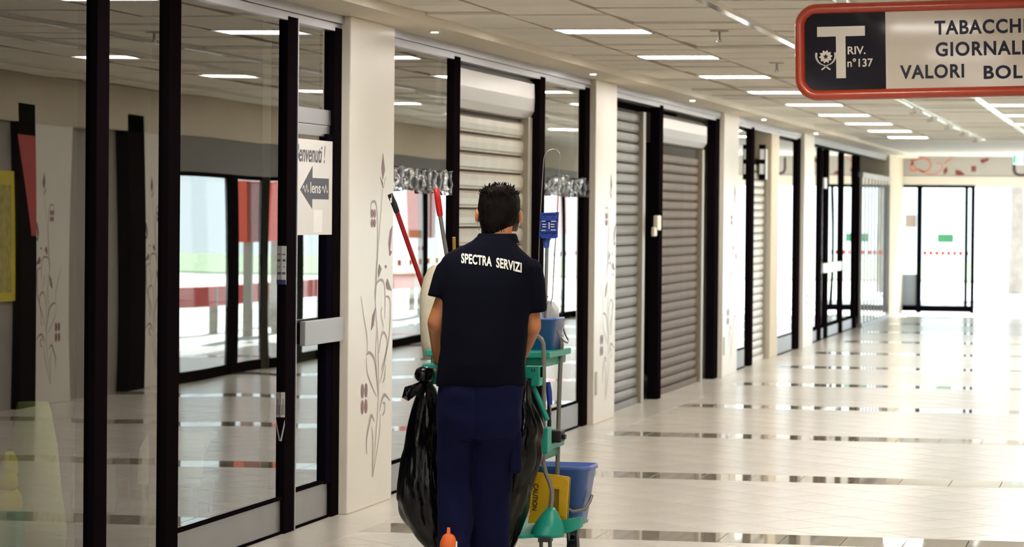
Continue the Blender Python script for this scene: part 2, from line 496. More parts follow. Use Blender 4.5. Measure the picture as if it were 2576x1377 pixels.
tr = thing('spotlight_track', 'white ceiling track with little spotlights below the red sign', 'track light', (-2.18, 26, ZC-.012))
MB().box(-.02, .02, 0, 15, -.03, 0).build('track_rail', M_RAIL, tr)
for i, y in enumerate((3.2, 5.6, 8.2, 11.0, 13.8)):
    sp = MB(); sp.tube([(0, y, -.03), (0, y, -.055)], .008, 8); sp.tube([(-.03, y+.03, -.075), (.04, y-.04, -.055)], [.022, .028], 12); sp.build('spot_head', M_WHITEPL, tr)
for i, y in enumerate((17.1, 22.2, 27.2, 32.4, 37.6)):
    t = thing('downlight', 'tiny recessed downlight in the soffit, %s from the camera' % ORD[i], 'downlight', (-3.99, y, ZS), 0, 'downlights in the soffit')
    b = MB(); b.tube([(0, 0, 0), (0, 0, -.004)], .034, 16); b.build('trim_ring', M_RAIL, t)
    b = MB(); b.tube([(0, 0, -.003), (0, 0, -.006)], .02, 16); b.build('lens', M_LAMP, t)

# ------------------------------------------------------------------ left wall: pillars with floral decals
wall_l = struct('wall_left', 'shop wall of white laminate pillars along the corridor', cat='wall')
def floral(u0, u1, flip=False):
    """strokes in pillar coordinates: u across (m), z up (m)"""
    W_ = u1-u0
    def P(x, y):
        u = (x-65)/145.0; u = 1-u if flip else u
        return (u0+u*W_, 1.984-y*0.001395)
    strokes = [  # (points, width)
        ([(170, 185), (165, 260), (155, 430), (150, 560), (148, 640), (158, 800), (160, 1010), (150, 1200), (143, 1310)], .006),
        ([(130, 300), (130, 250), (138, 235), (148, 250), (153, 330), (152, 440), (145, 600)], .007),
        ([(145, 620), (150, 560), (165, 543), (178, 560), (182, 630), (180, 700)], .008),
        ([(178, 735), (168, 680), (172, 650)], .006),
        ([(183, 610), (195, 615), (200, 650), (198, 760), (185, 840), (170, 900)], .009),
        ([(98, 600), (110, 690), (120, 760), (121, 830)], .006),
        ([(118, 830), (128, 822), (145, 850), (155, 930), (160, 1000)], .010),
        ([(118, 840), (122, 900), (140, 960), (155, 1000)], .006),
        ([(162, 830), (168, 770), (178, 752), (190, 790), (182, 870), (165, 950)], .009),
        ([(165, 1060), (172, 1020), (183, 1000), (202, 1028)], .011),
        ([(122, 1215), (121, 1160), (128, 1110), (137, 1070), (147, 1095)], .013),
        ([(138, 1110), (143, 1180), (141, 1310)], .007),
        ([(168, 1070), (165, 1150), (143, 1310)], .006),
        ([(175, 1080), (183, 1062), (183, 1035), (176, 1030)], .009),
        ([(175, 950), (182, 930), (185, 880)], .006), ([(152, 740), (150, 830), (156, 930)], .005)]
    leaves = [([(170, 45), (177, 110), (170, 150), (165, 105)]), ([(160, 138), (170, 160), (171, 182)]), ([(180, 138), (176, 160), (172, 182)]),
              ([(206, 330), (197, 350), (192, 400), (196, 450), (202, 380)]), ([(196, 425), (205, 435), (198, 450)]), ([(160, 480), (168, 500), (158, 535), (156, 510)]),
              ([(183, 485), (187, 492), (183, 500), (179, 492)]), ([(190, 540), (205, 590), (188, 582), (184, 560)]), ([(148, 650), (138, 680), (133, 738), (142, 720), (145, 690)])]
    petals = [(134, 283, 4, 17), (142.5, 283, 4, 17), (134, 320, 4, 17), (142.5, 320, 4, 17), (106, 966, 5, 28), (118, 966, 5, 28), (106, 1028, 5, 28), (118, 1028, 5, 28)]
    return [([P(*q) for q in s], w) for s, w in strokes], [[P(*q) for q in l] for l in leaves], [(P(x, y), rx/145*W_, ry*.001395) for x, y, rx, ry in petals]
def smooth_line(pts, n=6):
    out = []
    for i in range(len(pts)-1):
        p0 = pts[max(0, i-1)]; p1 = pts[i]; p2 = pts[i+1]; p3 = pts[min(len(pts)-1, i+2)]
        for k in range(n):
            t = k/n
            out.append(tuple(0.5*((2*p1[j])+(-p0[j]+p2[j])*t+(2*p0[j]-5*p1[j]+4*p2[j]-p3[j])*t*t+(-p0[j]+3*p1[j]-3*p2[j]+p3[j])*t**3) for j in range(len(p1))))
    out.append(tuple(pts[-1])); return out
def floral_parts(parent, x, y0, y1, sgn, off, flip=False):
    """thin vinyl cut-outs on the pillar face at plane x, facing sgn"""
    st_, lv, pt = floral(y0, y1, flip)
    a, b_ = MB(), MB()
    def V(p, d): return (x+sgn*d, p[0], p[1])
    for pts, w in st_:
        L = smooth_line(pts); wy = w*0.9
        n = len(L); l0, l1 = [], []
        for i, p in enumerate(L):
            q0 = L[max(0, i-1)]; q1 = L[min(n-1, i+1)]
            tx, tz = q1[0]-q0[0], q1[1]-q0[1]; l = math.hypot(tx, tz) or 1
            ww = w*(0.35+0.65*math.sin(PI*min(1, max(0, i/(n-1)))))
            l0.append((p[0]-tz/l*ww, p[1]+tx/l*ww)); l1.append((p[0]+tz/l*ww, p[1]-tx/l*ww))
        vs = [V(p, .0012) for p in l0]+[V(p, .0012) for p in l1]
        b_.add(vs, [(i, i+1, n+i+1, n+i) for i in range(n-1)])
    for l in lv: a.prism(l, (x+sgn*.0002, 0, 0), (0, 1, 0), (0, 0, 1), (sgn*.0014, 0, 0))
    for (c, rx, rz) in pt:
        a.prism([(c[0]+rx*math.cos(2*PI*i/14), c[1]+rz*math.sin(2*PI*i/14)) for i in range(14)], (x+sgn*.0002, 0, 0), (0, 1, 0), (0, 0, 1), (sgn*.0014, 0, 0))
    b_.build('stem_decal', M_DECALBR, parent, off, fix=False); a.build('petal_decal', M_DECAL, parent, off)
PIL = [(15.72, 16.69), (23.07, 24.01), (30.30, 31.40), (37.55, 38.66)]
wp = None
for i, (a, c) in enumerate(PIL):
    b = MB(); b.box(-4.6, XP, a, c, 0, ZS, .006); p = b.build('pillar', M_PILLAR, wall_l)
    floral_parts(p, XP, a+.04, c-.0, 1, (0, 0, 0))
    if i in (1, 2):
        b = MB(); b.box(XP, XP+.004, a+.06, a+.14, .22, .40); b.build('vent_plate', M_GUIDE, p)
b = MB(); b.box(-4.6, XP, 50.1, 53.0, 0, ZS); b.build('end_pier', M_PLASTER, wall_l)
b = MB(); b.box(-4.6, XP-.06, 34.70, 35.42, 0, ZS, .006); b.build('cream_pier', mat('pier_cream', 'dccdb6', .6), wall_l)
# ------------------------------------------------------------------ shopfront frames
def mullion(par, y0, y1, z0=0, z1=2.56, two=False, x0=XG-.06, x1=XF):
    b = MB(); b.box(x0, x1, y0, y1, z0, z1, .004)
    if two: b.box(x0, x1-.02, y0-.028, y0, z0, z1-.03, .003)
    return b.build('mullion', M_DARK, par)
def pane(par, y0, y1, z0, z1, x=XG, rot=0.0, m=None):
    b = MB(); b.box(-.008, 0, -(y1-y0)/2, (y1-y0)/2, z0, z1)
    o = b.build('glass_pane', m or M_GLASS, par); o.location = (x, (y0+y1)/2, 0); o.rotation_euler = (0, 0, rot); return o
def kick(par, y0, y1, z1=.17, x=XF-.02):
    b = MB(); b.box(x-.05, x, y0, y1, .012, z1, .003); b.build('kick_plate', M_ALUD, par)
    b = MB(); b.box(x-.05, x+.012, y0, y1, z1, z1+.014, .003); b.build('kick_cap', M_DARK, par)
    b = MB(); b.box(x-.05, x+.006, y0, y1, 0, .012); b.build('threshold', M_DARK, par)
def toprail(par, y0, y1):
    b = MB(); b.box(-4.3, XF+.012, y0, y1, ZS-.045, ZS, .002); b.build('header_rail', M_ALU, par)
    b = MB(); b.box(-4.3, XF-.002, y0, y1, ZS-.088, ZS-.047, .002); b.build('header_channel', M_ALU, par)
# bay 0
w1 = st(struct('window_1'), 'dark framed shop glazing nearest the camera', 'window')
toprail(w1, 8.0, 15.72)
for a, c in ((10.0, 10.16), (11.87, 12.02), (12.81, 12.97), (14.68, 14.85)): mullion(w1, a, c)
pane(w1, 8.2, 10.0, .1, 2.55); pane(w1, 10.16, 11.85, .02, 2.55); pane(w1, 12.02, 12.79, .05, 2.55); pane(w1, 12.97, 14.67, .18, 2.55, rot=-.001)
kick(w1, 12.02, 12.79, .05); kick(w1, 12.97, 14.67, .17); kick(w1, 8, 11.85, .02)
# the glazed door of bay 0
d1 = st(struct('door_1'), 'dark framed glass door with a wide metal push plate', 'door')
mullion(d1, 15.58, 15.72)
pane(d1, 14.87, 15.56, .18, 2.0, x=XG-.005); pane(d1, 14.87, 15.56, 2.12, 2.55, x=XG-.005)
kick(d1, 14.87, 15.56, .185)
b = MB(); b.box(XG-.04, XF-.022, 14.87, 15.58, 2.045, 2.125, .003); b.box(XG-.04, XF-.026, 14.87, 15.58, 1.985, 2.043, .003); b.build('transom', M_ALU, d1)
b = MB(); b.box(XG-.04, XF-.006, 15.47, 15.575, .18, 2.0, .003); b.build('door_stile', M_NAVY, d1)
b = MB(); b.box(XF+.0, XF+.03, 14.93, 15.70, .92, 1.045, .004); hp = b.build('push_plate', mat('brushed_steel', 'b9b9be', .4, metal=.6), d1)
b = MB(); b.box(XG, XF+.0, 14.93, 15.0, .93, 1.035); b.box(XG, XF, 15.6, 15.7, .93, 1.035); b.build('plate_bracket', M_DARK, d1)
# thin light edge on the door jamb
b = MB(); b.box(XF-.002, XF+.004, 14.85, 14.864, 0, 2.56); b.build('jamb_edge', M_ALU, w1)
# bay 1
w2 = st(struct('window_2'), 'narrow shop window between first pillar and cream shutter', 'window')
toprail(w2, 16.69, 23.07)
mullion(w2, 18.40, 18.57); pane(w2, 16.69, 18.32, .18, 2.55); kick(w2, 16.69, 18.32, .17)
w3 = st(struct('window_3'), 'narrow shop window between cream shutter and second pillar', 'window')
mullion(w3, 21.12, 21.30); mullion(w3, 22.86, 23.07); pane(w3, 21.30, 22.78, .19, 2.55); kick(w3, 21.30, 22.78, .185)
# bay 2, 3, 4 frames
toprail(wall_l, 24.01, 30.30); toprail(wall_l, 31.4, 37.55); toprail(wall_l, 38.66, 50.1)
mullion(wall_l, 26.48, 26.68); mullion(wall_l, 30.02, 30.30)
w4 = st(struct('window_4'), 'bright shop window beside the third pillar', 'window')
mullion(w4, 32.80, 33.05); pane(w4, 31.4, 32.5, .2, 2.5); kick(w4, 31.4, 32.5, .2)
w5 = st(struct('window_5'), 'bright narrow shop window before the fourth pillar', 'window')
mullion(w5, 37.2, 37.55); pane(w5, 35.42, 36.9, .2, 2.5); kick(w5, 35.42, 36.9, .2)
w6 = st(struct('window_6'), 'far bright shopfront with four thin dark posts', 'window')
for a, c in ((39.78, 40.14), (40.62, 40.97), (42.6, 43.0), (44.58, 45.0)): mullion(w6, a, c, z1=2.5, two=False)
for a, c in ((38.66, 39.78), (40.14, 40.62), (40.97, 42.6), (43.0, 44.58)): pane(w6, a, c, .2, 2.5); kick(w6, a, c, .15)
b = MB(); b.box(XF-.01, XF+.03, 40.1, 42.5, .88, 1.0); b.build('push_bar', M_WHITEPL, w6)
b = MB(); b.box(XF, XF+.02, 40.2, 40.5, 1.98, 2.12); b.build('closer_box', M_WHITEPL, w6)
# folding glass partition beyond
fo = thing('folding_partition', 'folded glass partition stacked by the far corner', 'partition', (XP, 45.2, 0))
for i in range(9):
    y = i*.56
    b = MB(); b.box(-.02, .012, y, y+.03, 0.05, 2.2); f_ = b.build('panel_frame', M_ALU, fo)
    b = MB(); b.box(-.012, 0, y+.03, y+.56, .05, 2.2); b.build('glass_leaf', M_GLASS, fo)
b = MB(); b.box(-.05, .02, 0, 5.0, 0, .05); b.build('floor_track', M_ALUD, fo)
b = MB(); b.box(-.05, .02, 0, 5.0, 2.2, 2.27); b.build('head_track', M_ALU, fo)

# ------------------------------------------------------------------ roller shutters
def shutter(label, y0, y1, z1, pitch, m, x=-4.27, zb=0.0, head=None, band=True, guides=(True, True)):
    t = thing('roller_shutter', label, 'shutter', (x, y0, 0))
    L = y1-y0
    prof = [(0, 0), (.010, .004), (.010, pitch*.10), (.017, pitch*.2), (.021, pitch*.5), (.017, pitch*.8), (.010, pitch*.86), (.004, pitch*.91), (0, pitch*.91)]
    bb = MB(); bb.prism(prof, (0, .0, 0), (1, 0, 0), (0, 0, 1), (0, L, 0)); tmp = bb.build('slat', m); me = tmp.data; bpy.data.objects.remove(tmp)
    n = int((z1-zb-.06)/pitch)
    for i in range(n): shared('slat', me, t, (0, 0, zb+.06+i*pitch))
    bb = MB(); bb.box(-.004, .03, 0, L, zb, zb+.055, .004); bb.build('bottom_bar', m, t)
    bb = MB(); bb.box(-.02, -.002, 0, L, zb, z1); bb.build('curtain_back', mat('shutter_gap', '3a342c', .8), t)
    if guides[0]: bb = MB(); bb.box(-.02, .055, -.02, .05, 0, z1, .003); bb.build('guide_rail', M_GUIDE, t)
    if guides[1]: bb = MB(); bb.box(-.02, .055, L-.05, L+.08, 0, z1, .003); bb.build('guide_rail', M_GUIDE, t)
    if head:
        bb = MB()
        za, zb_, xx = head
        rp_ = [(0, za), (.045, za+.01), (xx, za+.06), (xx+.004, (za+zb_)/2), (xx, zb_-.04), (.03, zb_), (-.05, zb_), (-.05, za)]
        bb.prism(rp_, (0, -.02, 0), (1, 0, 0), (0, 0, 1), (0, L+.06, 0)); bb.build('shutter_box', mat('box_metal', 'b3aeaa', .28, metal=.6), t)
    return t
shutter('cream slatted roller shutter behind the man in the polo shirt', 18.57, 21.0, 2.27, .121, M_SHUT1, head=(2.25, 2.54, .075), guides=(False, True))
shutter('grey roller shutter right beside the second floral pillar', 24.01, 25.95, 2.48, .086, M_SHUT2, guides=(False, True))
shutter('brownish roller shutter with bright box, between two dark posts', 26.68, 29.5, 2.24, .084, M_SHUT3, head=(2.24, 2.5, .08), guides=(False, True))
shutter('sunlit white roller shutter left of the cream pier', 33.05, 34.65, 2.24, .085, M_SHUTW, guides=(False, True))
b = MB(); b.box(XF, XF+.04, 26.16, 26.36, 1.47, 1.6, .01); b.box(XF+.0, XF+.03, 26.05, 26.2, 1.42, 1.5, .01)
tag(b.build('door_contact', mat('cream_plastic', 'e3dcc8', .4)), 'cream plastic contact box on the dark post between the shutters', 'switch')
sb = thing('shop_sign', 'dark blade sign with pale lettering blocks beside white shutter', 'sign', (-3.985, 33.2, 0))
MB().box(-.155, -.085, 0, .03, 2.0, 2.38, .003).build('sign_board', M_DARK, sb)
MB().box(-.145, -.095, -.004, 0, 2.22, 2.33).box(-.145, -.095, -.004, 0, 2.06, 2.17).build('sign_print', M_WHITEPL, sb)
wn = thing('wall_notice', 'white notice with pink print above the white shutter', 'notice', (-4.22, 33.9, 0))
MB().box(0, .012, 0, .65, 2.02, 2.36).build('notice_sheet', M_WHITEPL, wn)
MB().prism([(.1, 2.05), (.36, 2.05), (.24, 2.3)], (.012, 0, 0), (0, 1, 0), (0, 0, 1), (.001, 0, 0)).build('notice_print', mat('print_pink', 'e7a9a0', .6), wn)

# ------------------------------------------------------------------ shop interiors (dim)
wi = struct('wall_inner', 'dim plain back wall inside the closed shops', cat='wall')
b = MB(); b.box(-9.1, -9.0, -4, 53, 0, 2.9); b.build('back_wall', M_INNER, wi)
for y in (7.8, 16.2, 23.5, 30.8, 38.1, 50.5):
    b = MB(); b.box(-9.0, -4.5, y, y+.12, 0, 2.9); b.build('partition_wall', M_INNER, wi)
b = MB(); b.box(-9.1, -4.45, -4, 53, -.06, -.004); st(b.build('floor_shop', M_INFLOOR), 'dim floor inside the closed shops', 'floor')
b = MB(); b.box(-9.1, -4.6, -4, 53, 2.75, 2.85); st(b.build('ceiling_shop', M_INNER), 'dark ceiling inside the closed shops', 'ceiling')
# objects seen faintly through the first window
c = Vector((-5.14, 15.7, 0)); 
t = thing('shell_chair', 'pale curved plastic chair standing inside the near shop', 'chair', c)
arc = [(.20-.34*math.cos(a)*.9, .12+.34*math.sin(a)) for a in [PI*i/10 for i in range(0, 6)]]
b = MB(); b.prism([(-.2, .42), (-.16, .60), (-.02, .68), (.12, .68), (.12, .65), (0, .645), (-.12, .58), (-.16, .42)], (0, -.2, -.25), (0, 1, 0), (0, 0, 1), (.34, 0, 0)); b.build('backrest', mat('pale_plastic', 'e2e4d2', .4), t)
b = MB(); b.box(0, .34, -.36, -.05, .17, .2, .008); b.build('seat', MATS['pale_plastic'], t)
for dx in (.02, .30):
    for dy in (-.34, -.08): MB().tube([(dx, dy, 0), (dx, dy, .17)], .012, 8).build('leg', M_ALU, t)
t = thing('carton_box', 'white carton with a yellow label inside the near shop', 'box', (-5.44, 15.6, 0))
MB().box(-.12, .12, -.12, .12, 0, .3, .004).build('carton_body', M_PAPER, t)
MB().box(.12, .122, -.08, .08, .05, .17).build('carton_label', mat('label_yellow', 'e0b94a', .6), t)

# ------------------------------------------------------------------ posters, stickers
def wall_thing(name, label, cat, y, x=XG): return thing(name, label, cat, (x, y, 0))
pt = thing('welcome_poster', 'white welcome poster with grey arrow on the glass door', 'poster', (XG+.001, 14.55, 0))
z0, z1 = 1.585, 2.02
z0 = 1.50; 
MB().box(0, .002, .20, .995, 1.478, 1.962).build('poster_sheet', M_PAPER, pt)
put_text('lettering', fit_text('Benvenuti', .515, .092, shear=.25, offset=.01), M_ARROW, pt, (.003, .275, 1.846), (0, 1, 0), (0, 0, 1)); put_text('lettering', fit_text('!', .022, .092, shear=.25, offset=.01), M_ARROW, pt, (.003, .825, 1.846), (0, 1, 0), (0, 0, 1))
MB().prism([(.375, 1.705), (.605, 1.828), (.605, 1.768), (.925, 1.768), (.925, 1.660), (.605, 1.660), (.605, 1.61)], (.002, 0, 0), (0, 1, 0), (0, 0, 1), (.001, 0, 0)).build('arrow_print', M_ARROW, pt)
put_text('arrow_lettering', fit_text('lens', .20, .056, offset=.01), M_PAPER, pt, (.0042, .56, 1.690), (0, 1, 0), (0, 0, 1))
for q_ in (.42, .79):
    b = MB(); w_ = [(q_+.012*i, 1.712+.012*math.sin(i*1.3)*(1 if i % 2 else 1.6)) for i in range(10)]
    for (a0, c0), (a1, c1) in zip(w_[:-1], w_[1:]): b.prism([(a0, c0-.004), (a1, c1-.004), (a1, c1+.005), (a0, c0+.005)], (.003, 0, 0), (0, 1, 0), (0, 0, 1), (.0012, 0, 0))
    b.build('arrow_squiggle', M_PAPER, pt)
MB().box(.002, .003, .63, .80, 1.49, 1.605).build('pasted_slip', mat('slip_white', 'efeee9', .6), pt)
pt.location.x = XF-.004
YS_ = 14.678
nt_ = thing('opening_hours_card', 'white notice card with blue foot taped on the dark jamb', 'notice', (XF-.0125, YS_, 1.33))
MB().box(-.012, .012, -.003, 0, -.095, .095).build('card_sheet', M_WHITEPL, nt_)
MB().box(-.012, .012, -.0045, -.003, -.095, -.072).build('card_foot', M_PRINTBLUE, nt_)
MB().box(-.009, .009, -.0042, -.003, -.046, -.034).box(-.006, .009, -.0042, -.003, .018, .030).box(-.008, .008, -.0042, -.003, .05, .056).box(-.004, .007, -.0042, -.003, -.01, -.006).build('card_print', mat('print_lilac', '6a6c86', .6), nt_)
t = thing('white_sticker', 'small upright white label low on the dark door jamb', 'sticker', (XF-.0125, YS_, .64))
MB().box(-.011, .011, -.002, 0, -.062, .062).build('sticker_sheet', M_PAPER, t)
MB().box(-.006, -.003, -.003, -.002, -.05, .0).box(.001, .004, -.003, -.002, -.05, .03).box(.008, .010, -.003, -.002, -.05, .0).build('sticker_print', M_ARROW, t)
t = thing('white_sticker', 'slanted narrow white strip below the upright jamb label', 'sticker', (XF-.0125, YS_, .51))
MB().prism([(-.012, -.05), (-.005, -.05), (.011, .03), (.010, .055)], (0, -.002, 0), (1, 0, 0), (0, 0, 1), (0, .002, 0)).build('sticker_sheet', M_PAPER, t)

# ------------------------------------------------------------------ clear acrylic ornaments
M_ACR = bpy.data.materials.new('acrylic'); M_ACR.use_nodes = True
nt = M_ACR.node_tree; nt.nodes.clear()
out = nt.nodes.new('ShaderNodeOutputMaterial'); mx = nt.nodes.new('ShaderNodeMixShader'); trn = nt.nodes.new('ShaderNodeBsdfTransparent'); trn.inputs[0].default_value = (.95, .94, .94, 1)
gls = nt.nodes.new('ShaderNodeBsdfGlossy'); gls.inputs['Roughness'].default_value = .18
lw = nt.nodes.new('ShaderNodeLayerWeight'); lw.inputs[0].default_value = .10
nt.links.new(lw.outputs['Fresnel'], mx.inputs[0]); nt.links.new(trn.outputs[0], mx.inputs[1]); nt.links.new(gls.outputs[0], mx.inputs[2]); nt.links.new(mx.outputs[0], out.inputs[0])
def acrylic(label, y0, y1, zc, x):
    t = thing('acrylic_ornament', label, 'ornament', (x, y0, zc))
    rnd = random.Random(int(y0*10)); y = 0.0
    while y < y1-y0-.02:
        w = rnd.uniform(.13, .24); hh = rnd.uniform(.055, .075); dz = rnd.uniform(-.012, .012)
        rings = []
        for i in range(9):
            a = i/8; zz = -hh+2*hh*a
            k = 1+.35*math.sin(a*PI*3+y*7)
            rings.append([(.018*k*math.cos(b_)+.02+rnd.uniform(-.004, .004), y+w/2+w*.5*math.cos(b_+PI/2)*(1+.06*math.sin(5*a)), zz+dz+rnd.uniform(-.006, .006)) for b_ in [2*PI*q/12 for q in range(12)]])
        b = MB(); b.loft(rings); b.build('acrylic_block', M_ACR, t); y += w*.93
acrylic('row of clear acrylic blocks on the glass beside first pillar', 16.72, 18.2, 1.79, XG+.004)
acrylic('row of clear acrylic blocks on the glass by the second pillar', 21.32, 22.9, 1.80, XG+.004)

# ------------------------------------------------------------------ right side of the corridor (seen in the reflections)
XR = 0.45
wr = struct('wall_right', 'pale wall and pillars opposite the shopfronts', cat='wall')
b = MB(); b.box(2.5, 2.6, -6, 21, 0, 2.9); b.box(XR, 2.6, 20.9, 21.0, 0, 2.9); b.build('plaster_wall', M_PLASTER, wr)
for (a, c) in ((23.65, 24.55), (26.4, 27.35)):
    b = MB(); b.box(XR, XR+.4, a, c, 0, 2.72, .005); p = b.build('pillar', M_PILLAR, wr); floral_parts(p, XR, a, c, -1, (0, 0, 0), flip=True)
b = MB(); b.box(XR+.05, XR+.2, 21, 23.65, 0, 2.72); b.box(XR+.1, XR+.2, 24.55, 26.4, 0, 2.72); b.build('shop_shell', mat('shell_grey', '98918a', .6), wr)
for (a, c) in ((23.25, 23.65), (25.93, 26.4)): b = MB(); b.box(XR-.02, XR+.1, a, c, 0, 2.45, .004); b.build('mullion', M_DARK, wr)
b = MB(); b.box(XR-.02, XR+.5, 21, Y_FAR, 2.3, 2.75); b.build('bulkhead', M_PLASTER, wr)
b = MB(); b.box(XR+.0, XR+.2, 27.35, Y_FAR, 1.97, 2.3); b.build('fascia_band', mat('fascia_grey', '6f6c68', .6), wr)
b = MB(); b.box(2.5, -4.6, -6.1, -6, 0, 2.9); b.build('plaster_wall', M_PLASTER, wr)
t = thing('yellow_poster', 'yellow price poster on the opposite shop, seen mirrored at left', 'poster', (XR+.02, 22.3, 0))
MB().box(0, .02, 0, .93, .88, 1.91).build('poster_board', mat('poster_yellow', 'cdbb2c', .6), t)
MB().box(-.002, 0, .08, .85, .95, 1.80).build('poster_print', mat('poster_print', 'a89a4a', .6, vary=.3, vscale=14), t)
t = thing('red_banner', 'slanted red banner by the dark post, seen mirrored at left', 'banner', (XR-.03, 23.2, 0))
MB().prism([(0, 2.2), (.42, 2.2), (.42, 1.4), (.30, 1.4)], (0, 0, 0), (0, 1, 0), (0, 0, 1), (.006, 0, 0)).build('banner_cloth', mat('banner_red', 'a01f1c', .6), t)
# glazed side entrance
wg = st(struct('window_7'), 'glazed side entrance opposite, bright with daylight', 'window')
ys = [27.35, 29.0, 30.3, 31.6, 32.9, 35.2, 37.5, 39.8, 42.1, 44.4, 46.7, 49.0, 51.3, 52.9]
for i, y in enumerate(ys):
    b = MB(); b.box(XR, XR+.08, y, y+(.22 if i in (1, 4, 8) else .1), 0, 1.97, .004); b.build('mullion', M_DARK, wg)
for a, c in zip(ys[:-1], ys[1:]):
    b = MB(); b.box(XR+.03, XR+.04, a+.1, c, .1, 1.93); b.build('glass_pane', M_CLEAR, wg)
    b = MB(); b.box(XR+.02, XR+.06, a+.1, c, 1.93, 1.97); b.build('transom', M_DARK, wg)
    b = MB(); b.box(XR+.02, XR+.06, a+.1, c, 0.0, .1); b.build('bottom_rail', M_DARK, wg)
    if a < 34: continue
    b = MB()
    for j in range(4): b.box(XR+.027, XR+.0295, a+.2+j*(c-a)/4, a+.2+j*(c-a)/4+.14, .98, 1.05)
    b.build('safety_stripe', mat('stripe_orange', 'e2553a', .5), wg)

# ------------------------------------------------------------------ far end wall and door
wf = struct('wall_far', 'pale end wall with red floral frieze over the exit', cat='wall')
b = MB(); b.box(-4.6, -4.31, Y_FAR, Y_FAR+.2, 0, 2.70); b.box(-4.31, .95, Y_FAR, Y_FAR+.2, 2.15, 2.70); b.build('plaster_wall', M_PLASTER, wf)
b = MB(); b.box(-4.31, .95, Y_FAR-.06, Y_FAR, 2.34, 2.68); b.build('frieze', mat('frieze_grey', 'bdbab6', .5), wf)
b = MB(); b.box(-4.31, .95, Y_FAR-.03, Y_FAR, 2.16, 2.33); b.build('lintel_band', M_WHITECEIL, wf)
# frieze decoration
yd = Y_FAR-.062
def band_strip(mb, pts, w):
    L = smooth_line(pts, 5); n = len(L); l0, l1 = [], []
    for i, p in enumerate(L):
        q0 = L[max(0, i-1)]; q1 = L[min(n-1, i+1)]; tx, tz = q1[0]-q0[0], q1[1]-q0[1]; l = math.hypot(tx, tz) or 1
        l0.append((p[0]-tz/l*w, yd, p[1]+tx/l*w)); l1.append((p[0]+tz/l*w, yd, p[1]-tx/l*w))
    mb.add(l0+l1, [(i, i+1, n+i+1, n+i) for i in range(n-1)])
def far(px, py): q = at(px, py, yd); return (q.x, q.z)
dm = MB()
for pts, w in (([(2292, 400), (2300, 420), (2320, 432), (2338, 425), (2340, 408), (2325, 398), (2300, 402)], .016), ([(2310, 425), (2340, 440), (2365, 430), (2370, 415), (2355, 408)], .010),
               ([(2300, 400), (2290, 425), (2305, 430)], .018), ([(2375, 412), (2390, 400), (2396, 395)], .014)):
    band_strip(dm, [far(*q) for q in pts], w)
dm.build('frieze_stem', mat('frieze_pink', 'd98a80', .5), wf, fix=False)
dm = MB()
for poly in ([(2375, 440), (2374, 428), (2382, 420), (2384, 432)], [(2404, 440), (2404, 428), (2416, 430), (2428, 440), (2415, 441)], [(2444, 418), (2449, 418), (2449, 432), (2444, 432)], [(2450, 418), (2455, 418), (2455, 432), (2450, 432)],
             [(2465, 402), (2488, 398), (2486, 404), (2470, 412)]):
    dm.prism([far(*q) for q in poly], (0, yd, 0), (1, 0, 0), (0, 0, 1), (0, -.004, 0))
dm.build('frieze_leaf', mat('frieze_maroon', '8c3a40', .5), wf)
U = fit_text('U', .30, .30, offset=.0); p0 = far(2547, 444)
put_text('exit_letter', U, mat('letter_dark', '4a3440', .5), wf, (p0[0], yd-.003, p0[1]), (1, 0, 0), (0, 0, 1))
dfar = st(struct('door_2'), 'dark framed glass exit door at the far end', 'door')
def X_(px, Y=Y_FAR): return at(px, 640, Y).x
zt = 2.13
b = MB()
b.box(X_(2250), X_(2265), Y_FAR-.03, Y_FAR+.05, 0, zt); b.box(X_(2306), X_(2318), Y_FAR-.03, Y_FAR+.05, 0, zt); b.box(X_(2442), X_(2451), Y_FAR-.03, Y_FAR+.05, 0, zt)
b.box(X_(2250), X_(2451), Y_FAR-.03, Y_FAR+.05, zt, zt+.05); b.build('door_frame', M_NAVY, dfar)
b = MB(); b.box(X_(2265), X_(2306), Y_FAR, Y_FAR+.04, .02, .12); b.box(X_(2318), X_(2442), Y_FAR, Y_FAR+.04, .02, .12); b.box(X_(2426), X_(2434), Y_FAR-.02, Y_FAR+.04, .02, zt); b.build('door_rail', M_NAVY, dfar)
b = MB(); b.box(X_(2265), X_(2306), Y_FAR+.01, Y_FAR+.03, .12, .65); b.build('lower_panel', mat('panel_bluegrey', '8f98a6', .5), dfar)
b = MB(); b.box(X_(2265), X_(2306), Y_FAR+.015, Y_FAR+.022, .65, zt); b.build('glass_pane', M_CLEAR, dfar)
b = MB(); b.box(X_(2318), X_(2442), Y_FAR+.015, Y_FAR+.022, .12, zt); b.build('glass_pane', M_CLEAR, dfar)
b = MB()
for i in range(8): b.box(X_(2322+i*15), X_(2331+i*15), Y_FAR+.010, Y_FAR+.014, .98, 1.05)
b.build('safety_stripe', MATS['stripe_orange'], dfar)
b = MB(); b.box(X_(2358), X_(2398), Y_FAR+.008, Y_FAR+.014, 1.2, 1.34); b.build('green_notice', mat('notice_green', '58b089', .5), dfar)
b = MB(); b.box(X_(2276), X_(2304), Y_FAR+.008, Y_FAR+.014, 1.45, 1.67); b.build('paper_notice', mat('notice_pale', 'c8b8b8', .5), dfar)
b = MB(); b.box(X_(2264), X_(2268), Y_FAR+.06, Y_FAR+.1, .1, zt); b.box(X_(2311), X_(2317), Y_FAR+.06, Y_FAR+.1, .1, zt); b.build('red_edge', mat('red_paint', 'd93a34', .5), dfar)
ex = thing('exit_lamp', 'lit green and white emergency exit lamp near the far frieze', 'exit sign', (at(2566, 400, 51).x, 51.0, 2.5))
MB().box(-.11, .2, -.03, .03, 0, .17, .01).build('lamp_case', mat('exit_glow', 'd8fff0', .4, emit='9ff2dc', estr=2.0), ex)
